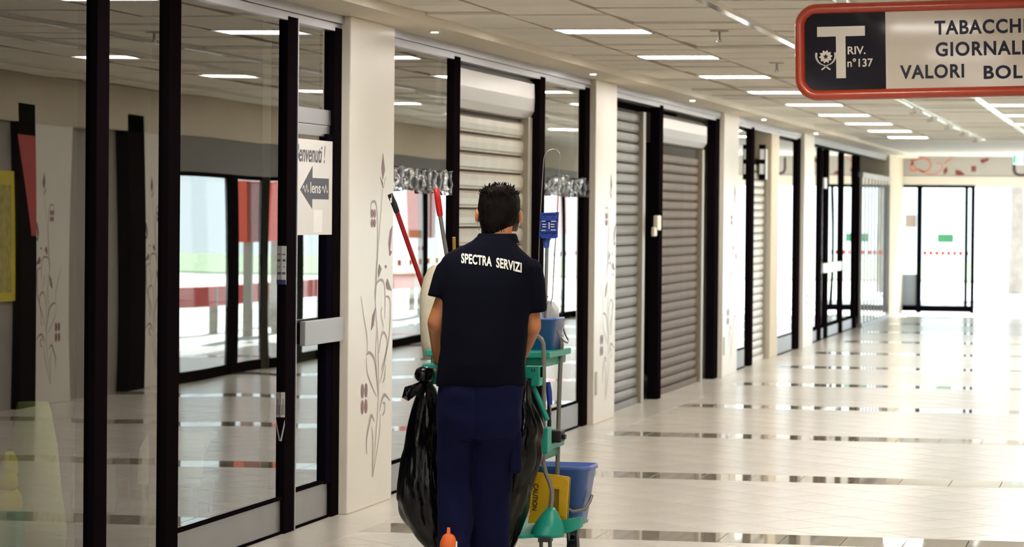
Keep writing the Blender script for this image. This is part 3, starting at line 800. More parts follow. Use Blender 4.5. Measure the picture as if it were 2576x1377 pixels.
MB().box(-.10, -.07, -.034, -.03, .02, .15).box(.06, .08, -.034, -.03, .02, .15).build('exit_print', mat('exit_green', '2fa98a', .5), ex)
MB().tube([(0, 0, .17), (0, 0, .177)], .02, 8).build('fixing', M_WHITEPL, ex)

# ------------------------------------------------------------------ outside
M_PAVE = mat('paving', 'c2c0ba', .8, vary=.05)
b = MB(); b.box(-12, 60, Y_FAR+.4, 120, -.1, -.02); b.box(2.7, 60, 15, Y_FAR+.4, -.1, -.02); b.box(.45, 2.7, 21, Y_FAR+.4, -.1, -.02)
st(b.build('ground', M_PAVE), 'pale paving outside the glass entrance', 'ground')
b = MB(); b.box(-12, 60, 80, 120, -.02, .02); b.box(20, 60, 15, 80, -.02, .02)
g = b.build('lawn', mat('grass', '8c9c76', .9, vary=.2, vscale=6)); tag(g, 'green lawn beyond the paving outside', 'grass', kind='stuff')
def tree(x, y, hh, r, label, seed):
    rr = random.Random(seed)
    t = thing('tree', label, 'tree', (x, y, 0), 0, 'trees outside')
    MB().tube([(0, 0, .02), (.03, 0, hh*.3), (-.05, .05, hh*.62), (0, 0, hh*.9)], [r*1.25, r, r*.85, r*.3], 12).build('trunk', mat('bark', '9a9288', .9, vary=.15, vscale=6), t)
    b = MB(); b2 = MB()
    for i in range(5):
        a = rr.uniform(0, 6.28); l = hh*.35
        b2.tube([(0, 0, hh*.5+i*.2), (math.cos(a)*l*.6, math.sin(a)*l*.6, hh*.66+i*.2), (math.cos(a)*l, math.sin(a)*l, hh*.8+i*.2)], [r*.45, r*.3, r*.1], 8)
    b2.build('branch', MATS['bark'], t)
    for i in range(900):
        u, v, w = rr.gauss(0, 1), rr.gauss(0, 1), rr.gauss(0, 1); l = math.sqrt(u*u+v*v+w*w) or 1
        k = rr.uniform(.5, 1)
        c = Vector((u/l*hh*.38*k, v/l*hh*.38*k, hh*.9+w/l*hh*.3*k))
        e1 = Vector((rr.uniform(-1, 1), rr.uniform(-1, 1), rr.uniform(-1, 1))).normalized()*.22; e2 = e1.orthogonal().normalized()*.13
        b.add([c-e1, c+e2, c+e1, c-e2], [(0, 1, 2, 3)])
    o = b.build('crown', mat('leaves', '5f7f45', .8, vary=.2), t, fix=False); o['kind'] = 'stuff'
tp = at(2556, 600, 66); tree(tp.x, 66, 6.0, .14, 'pale tree trunk standing outside the far opening', 3)
tree(-8.2, 88, 7, .25, 'leafy tree beyond the far exit door', 5)
tree(22, 50, 7, .25, 'leafy tree outside the side entrance, seen only mirrored', 8); tree(24, 66, 7, .25, 'second leafy tree outside the side entrance, seen only mirrored', 9)
rb = thing('red_barrier', 'low red barrier rail outside the side entrance', 'barrier', (4.0, 28, 0))
MB().box(-.04, .04, 0, 24, .35, .62, .01).build('rail_board', MATS['red_paint'], rb)
for i in range(9): MB().box(-.05, .05, i*2.9, i*2.9+.08, -.02, .6).build('post', M_GUIDE, rb)
for i, (y, w) in enumerate(((38.4, .75), (40.0, .45), (48.0, 1.5), (60.5, .9))):
    t = thing('red_totem', 'tall orange red totem outside the side entrance, %s from the camera' % ORD[i], 'totem', (3.2, y, -.02), 0, 'red totems outside the side entrance')
    MB().box(-.1, .1, 0, w, 1.25, 2.05, .01).build('totem_board', mat('totem_red', 'e0573c', .5), t); MB().box(-.06, .06, w*.4, w*.6, 0, 1.25).build('totem_foot', M_GUIDE, t)

# ------------------------------------------------------------------ hanging sign
SY = 13.4; SK = (SY*math.cos(YAW)+1.35*math.sin(YAW))/F_PX
sl_ = math.atan(0.0255)
SIGN = thing('hanging_sign', 'long rounded orange framed tobacconist sign hanging from ceiling', 'sign', at(2000, 133, SY))
SIGN.rotation_euler = (0, -.0235, 0)
def sg(px, py): return ((px-2000)*SK, -(py-133+.0265*(px-2000))*SK)
M_SRED = mat('sign_red', 'a8371a', .3, vary=.03, coat=.3)
M_SNAVY = mat('sign_navy', '0d0d1c', .06, spec=.3)
M_SBEIGE = mat('sign_beige', 'c6bbad', .06, spec=.35)
def rrect(u0, u1, v0, v1, r, n=8):
    p = []
    for cu_, cv, a0 in ((u1-r, v1-r, 0), (u0+r, v1-r, PI/2), (u0+r, v0+r, PI), (u1-r, v0+r, 1.5*PI)):
        for i in range(n+1): a = a0+PI/2*i/n; p.append((cu_+r*math.cos(a), cv+r*math.sin(a)))
    return p
UW = 940*SK; HV = 122*SK
tb = .0235
loop = rrect(tb, UW-tb, -HV+tb, HV-tb, .075, 8)
bb = MB(); L_ = [(u, 0, v) for u, v in loop]; nL = len(L_); nn = 12; vs = []
for i in range(nL):
    a, c = Vector(L_[i-1]), Vector(L_[(i+1) % nL]); T = (c-a).normalized(); N = Vector((0, 1, 0)); B = T.cross(N)
    for k in range(nn): q = 2*PI*k/nn; vs.append(Vector(L_[i])+(N*math.cos(q)*1.3+B*math.sin(q))*tb)
bb.add(vs, [(i*nn+k, i*nn+(k+1) % nn, ((i+1) % nL)*nn+(k+1) % nn, ((i+1) % nL)*nn+k) for i in range(nL) for k in range(nn)], True)
bb.build('frame_tube', M_SRED, SIGN)
inner = rrect(tb*1.1, UW-tb*1.1, -HV+tb*1.1, HV-tb*1.1, .07, 8)
usp = sg(2228, 133)[0]; usp2 = UW-usp
def clipx(poly, v, less): return clip(poly, 0, v, less)
def face(poly, m, name):
    """panel face slightly bulged like a soft acrylic skin"""
    bb = MB(); bb.prism(poly, (0, -.012, 0), (1, 0, 0), (0, 0, 1), (0, .03, 0)); return bb.build(name, m, SIGN)
face(clipx(inner, usp, True), M_SNAVY, 'navy_panel'); face(clipx(clipx(inner, usp, False), usp2, True), M_SBEIGE, 'beige_panel'); face(clipx(inner, usp2, False), M_SNAVY, 'navy_panel')
def sg_rect(mb, x0, y0, x1, y1, d=-.0135):
    a = sg(x0, y0); c = sg(x1, y1); u0, u1 = a[0], c[0]
    v0 = -(y1-133)*SK; v1 = -(y0-133)*SK
    mb.box(u0, u1, d, d+.002, v0, v1)
def nat(px, py): return ((px-2000)*SK, -(py-133)*SK)
M_SLET = mat('sign_letter', '17162a', .4, spec=.2); M_SLT = mat('sign_letter_pale', 'c4bbac', .3)
b = MB(); b.box(nat(2057, 0)[0], nat(2177, 0)[0], -.0138, -.012, nat(0, 95)[1], nat(0, 70)[1]); b.box(nat(2104, 0)[0], nat(2128, 0)[0], -.0138, -.012, nat(0, 200)[1], nat(0, 95)[1]); b.build('letter_t', M_SLT, SIGN)
def stext(body, x0, x1, y0, y1, m, name='lettering', **k):
    me = fit_text(body, (x1-x0)*SK, (y1-y0)*SK, **k); a = nat(x0, y1)
    put_text(name, me, m, SIGN, (a[0], -.0135, a[1]), (1, 0, 0), (0, 0, 1))
stext('RIV.', 2133, 2178, 121, 141, M_SLT, offset=.02); stext('n\u00b0137', 2132, 2196, 151, 173, M_SLT, offset=.02)
stext('TABACCHI', 2350, 2576, 62, 98, M_SLET, offset=.028, space=1.12); stext('GIORNALI', 2352, 2572, 116, 152, M_SLET, offset=.028, space=1.12)
stext('VALORI', 2263, 2422, 171, 206, M_SLET, offset=.028, space=1.12); stext('BOLLATI', 2470, 2672, 177, 211, M_SLET, offset=.028, space=1.12)
# star and wheel emblem with wreath
ec = nat(2078, 145); b = MB(); gear = []
for i in range(40):
    a = 2*PI*i/40; r = .0285 if (i % 4) < 2 else .0225; gear.append((ec[0]+r*math.cos(a), ec[1]+r*math.sin(a)))
b.prism(gear, (0, -.0138, 0), (1, 0, 0), (0, 0, 1), (0, .0015, 0)); b.build('emblem_wheel', M_SLT, SIGN)
b = MB(); b.prism([(ec[0]+(.0135 if i % 2 == 0 else .0055)*math.sin(2*PI*i/10), ec[1]+(.0135 if i % 2 == 0 else .0055)*math.cos(2*PI*i/10)) for i in range(10)], (0, -.0146, 0), (1, 0, 0), (0, 0, 1), (0, .001, 0)); b.build('emblem_star', M_SNAVY, SIGN)
b = MB()
for s in (-1, 1):
    pts = [(ec[0]+s*.041*math.sin(a), ec[1]+.004-.041*math.cos(a)) for a in [PI*.05+i*PI*.55/8 for i in range(9)]]
    for i in range(8):
        (x0, z0_), (x1, z1_) = pts[i], pts[i+1]; b.prism([(x0-s*.0045, z0_), (x0+s*.004, z0_-.002), (x1+s*.006, z1_+.002), (x1-s*.003, z1_)], (0, -.0138, 0), (1, 0, 0), (0, 0, 1), (0, .0015, 0))
    b.prism([(ec[0]-s*.004, ec[1]-.036), (ec[0]+s*.022, ec[1]-.055), (ec[0]+s*.016, ec[1]-.059), (ec[0]-s*.008, ec[1]-.041)], (0, -.0138, 0), (1, 0, 0), (0, 0, 1), (0, .0015, 0))
b.build('emblem_wreath', M_SLT, SIGN)
for u in (.205, UW-.2):
    b = MB()
    hh_ = ZC-(SIGN.location.z+HV)-u*.0235; b.tube([(u-.012, 0, HV-.005), (u-.012, 0, HV+hh_)], .004, 8); b.tube([(u+.012, 0, HV-.005), (u+.012, 0, HV+hh_)], .004, 8); b.box(u-.022, u+.022, -.01, .01, HV+.0, HV+.012); b.build('hanger', M_GUIDE, SIGN)

# ------------------------------------------------------------------ cleaning trolley and what it carries
M_TEAL = mat('teal_plastic', '1f9c88', .38, vary=.04)
M_TUBE = mat('tube_grey', '87857f', .4, metal=.2)
M_BLUEB = mat('bucket_blue', '5272bf', .35)
M_BLUED = mat('clip_blue', '24409a', .4)
M_RUBBER = mat('rubber_black', '17171a', .45)
M_BAG = mat('bag_black', '050506', .22, spec=.32, bump=1.0, bscale=11, bstretch=(1.6, 1.6, .5))
M_CREAM = mat('mop_cotton', 'ddd2b8', .9, bump=.6, bscale=30)
YN, YB = 12.85, 13.25                          # near and far tube planes
cart = thing('cleaning_trolley', 'teal and grey cleaning trolley pushed by the man', 'trolley', (-2.715, 13.1, 0))
CO = (-2.715, 13.1, 0)
def pts(Y, *pp): return [at(x, y, Y) for x, y in pp]
near = pts(YN, (1345, 846), (1354, 847), (1362, 854), (1367, 866), (1368, 885), (1368, 1000), (1366, 1140), (1367, 1165), (1373, 1192), (1383, 1215), (1389, 1236), (1388, 1260), (1385, 1280))
mir = lambda P: Vector((2*CO[0]-P.x, P.y, P.z))
MB().tube([mir(p) for p in reversed(near)]+near, .0098, 12).build('push_handle', M_TUBE, cart, CO)
farp = pts(YB, (1392, 841), (1402, 845), (1410, 855), (1413, 868), (1411, 890), (1408, 960), (1405, 1060), (1402, 1200), (1400, 1300))
MB().tube([mir(p) for p in reversed(farp)]+farp, .0098, 12).build('rear_frame', M_TUBE, cart, CO)
# hand grip bar
gz = .93; MB().tube([(-3.00, 12.82, gz), (-2.545, 12.82, gz)], .012, 12).build('grip_bar', M_TUBE, cart, CO)
def tray(name, x0, x1, y0, y1, zr, zb, inset=.02):
    b = MB(); b.box(x0, x1, y0, y1, zr-.028, zr, .005); b.box(x0+inset, x1-inset, y0+inset, y1-inset, zb, zr-.026, .006); return b.build(name, M_TEAL, cart, CO)
xr_t = at(1419, 885, YB).x
tray('upper_tray', CO[0]-.33, xr_t, 12.92, 13.42, at(1400, 878, YB).z, at(1400, 916, YB).z)
tray('middle_tray', at(1300, 1110, YB).x, at(1415, 1110, YB).x, 12.92, 13.3, at(1400, 1106, YB).z, at(1400, 1146, YB).z)
# bag holder
zb0 = at(1340, 950, 12.78).z; zb1 = at(1340, 920, 12.78).z
b = MB(); x0_, x1_ = at(1066, 930, 12.78).x, at(1362, 930, 12.78).x
b.box(x0_, x1_, 12.74, 12.82, at(0, 944, 12.78).z, zb1, .006); b.box(x1_-.085, x1_-.0, 12.75, 12.81, at(1340, 952, 12.78).z, zb1, .004); b.box(x1_-.1, x1_-.06, 12.75, 12.81, at(1340, 985, 12.78).z, zb1, .006); b.build('bag_holder', M_TEAL, cart, CO)
b = MB(); b.box(x1_-.035, x1_-.031, 12.738, 12.742, zb1-.025, zb1-.012); b.box(x1_-.024, x1_-.02, 12.738, 12.742, zb1-.025, zb1-.012); b.build('holder_slot', M_RUBBER, cart, CO)
MB().tube(pts(12.79, (1336, 962), (1358, 1012), (1377, 1058)), [.0105, .012, .0115], 12).build('bag_strut', M_TEAL, cart, CO)
b = MB(); q = at(1370, 1075, 12.8); b.box(q.x-.018, q.x+.014, 12.8, 12.89, at(0, 1108, 12.8).z, at(0, 1045, 12.8).z, .005); b.build('tube_clamp', M_TEAL, cart, CO)
# base with the domed tube sockets
zt0, zt1 = at(1351, 1356, 12.75).z, at(1440, 1312, 13.3).z
xa = CO[0]-.30; xb = at(1452, 1330, 13.25).x
b = MB(); pl = [(xa, 12.85), (xa+.1, 12.73), (-2.79, 12.7), (xb-.14, 12.73), (xb-.05, 12.85), (xb, 13.1), (xb, 13.52), (xa, 13.52)]
b.prism(pl, (0, 0, zt0), (1, 0, 0), (0, 1, 0), (0, 0, zt1-zt0-.01)); b.build('base_deck', M_TEAL, cart, CO)
b = MB(); Yw = 12.95; b.prism([(at(x, y, Yw).x, at(x, y, Yw).z) for x, y in ((1398, 1316), (1412, 1310), (1461, 1303), (1460, 1330), (1432, 1341), (1392, 1350))], (0, Yw, 0), (1, 0, 0), (0, 0, 1), (0, .06, 0)); b.build('deck_rim', M_TEAL, cart, CO)
for s in (0, 1):
    c_ = at(1386, 1330, YN); cx = c_.x if s == 0 else 2*CO[0]-c_.x
    rings = []
    ztop = at(1385, 1277, YN).z
    for i in range(9):
        f = i/8; rad = .073*(1-f**1.6)+.014*f; rings.append([(cx-(.018*(1-f)) + rad*math.cos(a), YN+.0+rad*1.1*math.sin(a), zt0+(ztop-zt0)*f) for a in [2*PI*k/20 for k in range(20)]])
    b = MB(); b.loft(rings); b.build('tube_socket', M_TEAL, cart, CO)
# castors
for (cx, cyy) in ((at(1372, 1370, 12.78).x, 12.78), (at(1440, 1365, 13.16).x, 13.16), (xa+.05, 12.85), (xa+.05, 13.46), (xb-.06, 13.46)):
    r = (zt0-.012)/2 if zt0 < .1 else .04
    r = (zt0-.045)/2
    b = MB(); b.tube([(cx-.014, cyy+.02, r), (cx+.014, cyy+.02, r)], r, 24); w_ = b.build('castor_wheel', M_RUBBER, cart, CO)
    b = MB(); b.tube([(cx-.016, cyy+.02, r), (cx+.016, cyy+.02, r)], r*.42, 14); b.build('hub', M_GUIDE, w_)
    b = MB(); b.prism([(-.03, zt0), (.03, zt0), (.032, r-.012), (.01, r-.012)], (cx-.022, cyy, 0), (0, 1, 0), (0, 0, 1), (.006, 0, 0)); b.prism([(-.03, zt0), (.03, zt0), (.032, r-.012), (.01, r-.012)], (cx+.016, cyy, 0), (0, 1, 0), (0, 0, 1), (.006, 0, 0)); b.box(cx-.026, cx+.026, cyy-.032, cyy+.032, zt0-.014, zt0+.004); b.build('castor_fork', mat('fork_dark', '232120', .5), cart, CO)
# small blue bucket on the tray
def rect_ring(cx, cyy, z, hx, hy, r, n=5):
    return [(cx+u, cyy+v, z) for u, v in rrect(-hx, hx, -hy, hy, r, n)]
def bucket(name, label, cx, cyy, z0, z1, hx0, hy0, hx1, hy1, r, lip=.008):
    t = thing(name, label, 'bucket', (cx, cyy, z0))
    H_ = z1-z0
    rings = [rect_ring(0, 0, 0, hx0, hy0, r), rect_ring(0, 0, H_*.93, hx1*.985, hy1*.985, r), rect_ring(0, 0, H_*.93, hx1+lip, hy1+lip, r+lip), rect_ring(0, 0, H_, hx1+lip, hy1+lip, r+lip), rect_ring(0, 0, H_, hx1-.004, hy1-.004, r), rect_ring(0, 0, .01, hx0-.004, hy0-.004, r)]
    MB().loft(rings).build('bucket_body', M_BLUEB, t)
    return t
zts = at(1400, 878, YB).z
xR = at(1412, 830, 13.18).x
sbk = bucket('small_blue_bucket', 'small blue bucket standing on the teal upper tray', xR-.085, 13.18, zts, at(1400, 801, 13.1).z, .066, .09, .078, .105, .02, .006)
q = Vector((xR, 13.18, 0)); hz = at(0, 838, 13.18).z-zts; tz = at(0, 806, 13.18).z-zts
MB().tube([(.080, -.08, tz), (.092, -.07, (tz+hz)/2), (.108, -.05, hz+.008), (.112, 0, hz), (.108, .05, hz+.008), (.092, .07, (tz+hz)/2), (.080, .08, tz)], .004, 8).build('bucket_handle', M_TUBE, sbk)
# bottle and card in the small bucket
bx, by = at(1381, 780, 13.16).x, 13.16
t = thing('white_jug', 'translucent white detergent jug in the small blue bucket', 'bottle', (bx, by, zts+.02))
zz1 = at(1381, 764, 13.16).z-zts-.02
MB().loft([rect_ring(0, 0, z, hx, .03, .012) for z, hx in ((0, .017), (zz1*.7, .018), (zz1*.85, .02), (zz1*.93, .012), (zz1, .011))]).build('jug_body', mat('jug_milky', 'c9d2c8', .3, spec=.6), t)
MB().tube([(0, 0, zz1), (0, 0, zz1+.012)], .012, 12).build('jug_cap', M_WHITEPL, t)
t = thing('white_card', 'white cut corner card sticking up behind the jug', 'card', (bx, by+.05, zts+.02))
MB().prism([(at(x, y, by+.05).x-bx, at(x, y, by+.05).z-zts-.02) for x, y in ((1362, 830), (1362, 759), (1394, 760), (1406, 776), (1406, 830))], (0, 0, 0), (1, 0, 0), (0, 0, 1), (0, .003, 0)).build('card_sheet', mat('card_clear', 'f4f4f0', .3), t)
t = thing('spray_bottle', 'spray bottle with violet blue trigger in the small bucket', 'bottle', (at(1358, 790, 13.12).x, 13.12, zts+.02))
MB().tube([(0, 0, 0), (0, 0, .12), (0, 0, .15), (0, 0, .165)], [.024, .024, .012, .011], 14).build('bottle_body', mat('bottle_clear', 'bcc6d8', .2), t)
MB().prism([(-.012, .165), (.014, .165), (.03, .20), (.036, .215), (-.01, .21)], (0, -.01, 0), (1, 0, 0), (0, 0, 1), (0, .02, 0)).build('trigger', mat('trigger_violet', '3a34a8', .4), t)
# large blue bucket on the deck
zd = zt1-.01
bl_x = at(1415, 1240, 13.4).x
lbk = bucket('large_blue_bucket', 'large blue mop bucket on the trolley deck', bl_x, 13.4, zd, at(1430, 1171, 13.35).z, .10, .105, .137, .13, .05, .007)
MB().tube([(.0, -.135, .11), (.03, -.137, .075), (.075, -.133, .055), (.118, -.10, .062), (.13, -.05, .09), (.132, 0, .115)], .008, 8).build('bucket_handle', M_TUBE, lbk)
# blue brush and black brush box
t = thing('hand_scraper', 'hand scraper with blue grip hanging from the middle tray', 'scraper', at(1381, 1030, 13.02))
O_ = at(1381, 1030, 13.02)
MB().tube([p-O_ for p in pts(13.02, (1379, 962), (1381, 985), (1383, 1019))], [.009, .013, .012], 12).build('grip', M_BLUED, t)
MB().tube([p-O_ for p in pts(13.02, (1383, 1019), (1386, 1045))], [.005, .004], 8).build('shank', M_ALU, t)
MB().tube([p-O_ for p in pts(13.025, (1380, 1019), (1382, 1062), (1380, 1104))], [.006, .009, .011], 8).build('blade_guard', M_RUBBER, t)
q = at(1397, 1092, 13.1); zm = at(1400, 1106, YB).z
t = thing('black_brush_block', 'black brush block lying on the teal middle tray', 'brush', (q.x, 13.1, zm))
MB().box(-.042, .034, -.05, .05, 0, .052, .006).build('block', M_RUBBER, t)
MB().box(.034, .046, -.02, .02, .012, .034, .003).build('end_tab', M_RUBBER, t)
# caution floor sign
t = thing('caution_sign', 'folded yellow caution floor sign leaning on trolley deck', 'floor sign', at(1385, 1255, 13.))
O_ = at(1385, 1255, 13.); M_YEL = mat('sign_yellow', 'dfb012', .4)
def cs(px, py): q = at(px, py, 13.)-O_; return (q.x, q.z)
def cpoly(mb, pp, y, d): mb.prism([cs(*p) for p in pp], (0, y, 0), (1, 0, 0), (0, 0, 1), (0, d, 0))
b = MB()
cpoly(b, [(1345, 1188), (1394, 1195), (1392, 1231), (1388, 1288), (1386, 1314), (1328, 1318)], 0, .012); cpoly(b, [(1394, 1195), (1431, 1201), (1429, 1233), (1392, 1231)], 0, .012)
cpoly(b, [(1407, 1232), (1429, 1233), (1424, 1312), (1404, 1313)], 0, .012); cpoly(b, [(1388, 1288), (1405, 1288), (1404, 1313), (1386, 1314)], 0, .012); b.build('sign_leaf', M_YEL, t)
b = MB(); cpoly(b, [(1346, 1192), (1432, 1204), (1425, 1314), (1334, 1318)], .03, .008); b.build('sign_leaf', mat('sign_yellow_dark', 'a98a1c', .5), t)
b = MB(); cpoly(b, [(1386, 1221), (1410, 1223), (1409, 1231), (1391, 1230), (1387, 1290), (1380, 1290)], -.004, .006); cpoly(b, [(1418, 1206), (1427, 1207), (1427, 1211), (1418, 1210)], -.004, .006); cpoly(b, [(1413, 1296), (1421, 1296), (1421, 1300), (1413, 1300)], -.004, .006); b.build('raised_rib', M_YEL, t)
me = fit_text('CAUTION', 68*13.1/F_PX, 13*13.1/F_PX, offset=.012)
a0 = cs(1343, 1217); put_text('lettering', me, M_RUBBER, t, (a0[0]+.0, -.001, a0[1]), ((cs(1338, 1285)[0]-a0[0])*1, 0, cs(1338, 1285)[1]-a0[1]), (1, 0, -.08))
# handles of mops and brooms
def stick(name, label, cat, Y0, Y1, p_top, p_bot, r, m, extra=None):
    a, c = at(*p_top, Y0), at(*p_bot, Y1)
    t = thing(name, label, cat, c); O = c
    MB().tube([c-O, a-O], r, 12).build('handle', m, t)
    return t, O, a, c
M_REDP = mat('red_lacquer', 'a5151c', .3); M_REDG = mat('red_grip', 'c7201f', .35)
t, O, a, c = stick('red_broom', 'broom with long red handle and black hanging grip', 'broom', 13.1, 13.55, (997, 529), (1262, 1290), .0105, M_REDP)
dv = (a-c).normalized(); e = at(981, 489, 13.08)
b = MB(); b.tube([a-O-dv*.01, a-O+dv*.03, e-O], [.0125, .0135, .012], 14); g_ = b.build('grip', M_RUBBER, t)
mid = (e-O)*.72+(a-O)*.28
MB().box(-.004, .004, -.014, -.0125, -.018, .018).build('hanging_slot', M_PAPER, t).location = mid
bz = MB(); bz.box(-.12, .12, -.03, .03, -.03, .03, .006); bz.build('broom_head', M_REDG, t)
t, O, a, c = stick('grey_mop', 'mop with grey steel handle and bright red grip', 'mop', 13.1, 13.55, (1107, 540), (1228, 1285), .0095, M_ALU)
e = at(1098, 476, 13.08); dv = (a-c).normalized()
MB().tube([a-O-dv*.005, a-O+dv*.02, a-O+(e-a)*.6, e-O, e-O+(e-a)*.03], [.0125, .014, .014, .0125, .006], 14).build('grip', M_REDG, t)
MB().box(-.11, .11, -.03, .03, -.03, .03, .006).build('mop_head', M_CREAM, t)
t, O, a, c = stick('wooden_stick', 'short plain wooden stick end above the man left shoulder', 'stick', 13.3, 13.5, (1142, 597), (1150, 1285), .0078, mat('wood_pale', 'b98e3c', .6, vary=.1, vscale=9))
# cotton mop bundle
t = thing('cotton_bundle', 'bundle of cream cotton cloth behind the man left arm', 'cloth', at(1092, 905, 13.2)); O = at(1092, 905, 13.2)
rings = []
for i, (y, hx, hy) in enumerate(((905, .055, .06), (860, .07, .07), (800, .072, .075), (740, .066, .07), (700, .054, .06), (676, .036, .045), (667, .014, .02))):
    c = at(1093 + (3 if y > 700 else 6), y, 13.2)-O
    rings.append([(c.x+hx*math.cos(a)*(1+.08*math.sin(3*a+i)), c.y+hy*math.sin(a)*(1+.08*math.cos(4*a+i)), c.z) for a in [2*PI*k/24 for k in range(24)]])
MB().loft(rings).build('cloth_folds', M_CREAM, t)
# flat mop with blue clip frame, and wire loop
c = at(1372, 880, 13.1); t = thing('flat_mop', 'upside down flat mop with blue clip plate on steel pole', 'mop', c); O = c
MB().tube([p-O for p in pts(13.1, (1370, 872), (1374, 700), (1376, 612))], .0078, 12).build('pole', M_ALU, t)
MB().tube([p-O for p in pts(13.1, (1375, 624), (1374, 606), (1378, 592))], [.011, .016, .019], 14).build('socket', mat('socket_blue', '3a57ae', .4), t)
def bp(px, py): q = at(px, py, 13.08)-O; return (q.x, q.z)
b = MB(); b.prism([bp(*p) for p in ((1360, 536), (1405, 534), (1401, 596), (1356, 600))], (0, 13.08-O.y, 0), (1, 0, 0), (0, 0, 1), (0, .012, 0)); pl_ = b.build('clip_plate', M_BLUED, t)
b = MB()
for (x0, y0, x1, y1) in ((1360, 536, 1404, 539), (1359, 552, 1403, 555), (1357, 582, 1401, 585), (1356, 596, 1400, 600), (1359, 536, 1362, 600), (1400, 536, 1403, 598), (1373, 536, 1375, 552), (1389, 536, 1391, 552), (1371, 584, 1373, 598), (1387, 584, 1389, 598)):
    b.prism([bp(x0, y0), bp(x1, y0), bp(x1, y1), bp(x0, y1)], (0, 13.074-O.y, 0), (1, 0, 0), (0, 0, 1), (0, .008, 0))
b.build('plate_rib', M_BLUED, t)
b = MB()
for (x0, y0, x1, y1) in ((1363, 556, 1373, 558), (1365, 564, 1374, 566), (1365, 570, 1374, 572), (1362, 579, 1373, 581), (1387, 556, 1400, 558), (1386, 564, 1395, 566), (1386, 570, 1395, 572), (1386, 578, 1399, 580), (1381, 560, 1383, 576)):
    b.prism([bp(x0, y0), bp(x1, y0), bp(x1, y1), bp(x0, y1)], (0, 13.073-O.y, 0), (1, 0, 0), (0, 0, 1), (0, .004, 0))
b.build('spring_wire', M_WHITEPL, t)
O = at(1375, 870, 13.14); t = thing('wire_frame', 'tall narrow wire loop standing upright behind the flat mop', 'mop frame', O)
wl = smooth_line([tuple(p-O) for p in pts(13.14, (1352, 870), (1355, 662), (1360, 537), (1366, 430), (1369, 396), (1377, 382), (1390, 376), (1402, 379), (1408, 392), (1406, 440), (1402, 534), (1394, 661), (1390, 744), (1386, 765), (1376, 870))], 6)
MB().tube(wl, .0021, 8).build('wire', M_ALU, t)
# bags
def bag(name, label, Y, prof, seed, m, dep=.14, amp=.03, cut=None):
    rr = random.Random(seed)
    c0 = at((prof[-1][1]+prof[-1][2])/2, prof[-1][0], Y); t = thing(name, label, 'bag', (c0.x, Y, 0)); O = Vector((c0.x, Y, 0))
    rings = []; n = 40
    P_ = smooth_line(prof, 5)
    for i, (y, x0, x1, k) in enumerate(P_):
        a_, b_ = at(x0, y, Y), at(x1, y, Y); cx = (a_.x+b_.x)/2; hx = (b_.x-a_.x)/2; z = max(.006, a_.z)
        ring = []
        for q in range(n):
            an = 2*PI*q/n
            nz = mnoise.noise(Vector((math.cos(an)*2.2+seed, math.sin(an)*2.2, z*3.2)))
            cr = abs(mnoise.noise(Vector((math.cos(an)*4+seed*3, math.sin(an)*4, z*5+9))))
            rad = 1+amp*5*nz*k-amp*8*cr*k
            ex = 1.0 if abs(math.cos(an)) > .97 else rad
            ring.append((cx+hx*math.cos(an)*min(1.04, ex)-O.x, dep*k*rad*math.sin(an)*1.0, z+amp*.4*mnoise.noise(Vector((an*2, z*9, seed)))*k))
        rings.append(ring)
    return t, O, MB().loft(rings).build('bag_film', m, t)
t, O, _ = bag('garbage_bag', 'full black garbage bag knotted on the trolley left side', 12.72, [(926, 1058, 1088, .25), (945, 1055, 1092, .3), (965, 1062, 1086, .3), (985, 1052, 1098, .45), (1020, 1040, 1112, .7), (1080, 1026, 1122, .9), (1150, 1014, 1130, 1), (1220, 1005, 1134, 1.05), (1265, 1004, 1136, 1.05), (1300, 1012, 1136, 1), (1345, 1044, 1136, .85), (1378, 1074, 1130, .6), (1398, 1092, 1122, .3)], 3, M_BAG, .15, .045)
b = MB(); k0 = at(1066, 942, 12.66)-O
b.loft([[(k0.x+r*1.2*math.cos(a)*(1+.2*math.sin(3*a)), k0.y+r*math.sin(a), k0.z+dz) for a in [2*PI*k/14 for k in range(14)]] for r, dz in ((.012, -.04), (.03, -.02), (.034, .0), (.028, .02), (.012, .032))]); b.build('bag_knot', M_BAG, t)
def q3(x, y, Y): return tuple(at(x, y, Y)-O)
b = MB(); b.add([q3(1062, 958, 12.66), q3(1040, 968, 12.62), q3(1020, 975, 12.63), q3(1013, 1000, 12.64), (q3(1024, 996, 12.6)), q3(1028, 1008, 12.63), q3(1046, 994, 12.61), q3(1056, 985, 12.65), q3(1036, 984, 12.59)],
    [(0, 1, 8, 7), (1, 2, 4, 8), (2, 3, 4), (4, 3, 5), (8, 4, 5, 6), (7, 8, 6)]); fl_ = b.build('bag_tail', M_BAG, t)
so = fl_.modifiers.new('s', 'SOLIDIFY'); so.thickness = .004
t, O, _ = bag('garbage_bag', 'crumpled black garbage bag hanging at the trolley right side', 12.73, [(952, 1300, 1336, .35), (985, 1290, 1336, .5), (1010, 1285, 1340, .7), (1060, 1275, 1362, .9), (1085, 1270, 1368, .95), (1110, 1265, 1362, 1), (1150, 1262, 1364, 1), (1190, 1258, 1350, 1), (1235, 1255, 1336, 1), (1290, 1250, 1324, .95), (1340, 1248, 1308, .8), (1385, 1250, 1286, .5), (1398, 1255, 1272, .25)], 11, M_BAG, .13, .062)
M_PALESHAPE = mat('shape_pale_green', 'c3cf8e', .45, spec=.4, bump=.5, bscale=8)
pb = thing('added_green_shape', 'added pale yellow green shape in the nearest shop, standing in for a reflection', 'bag', (-5.06, 13.55, 0))  # added object behind the pane, stands in for a pale green reflection
rings = []
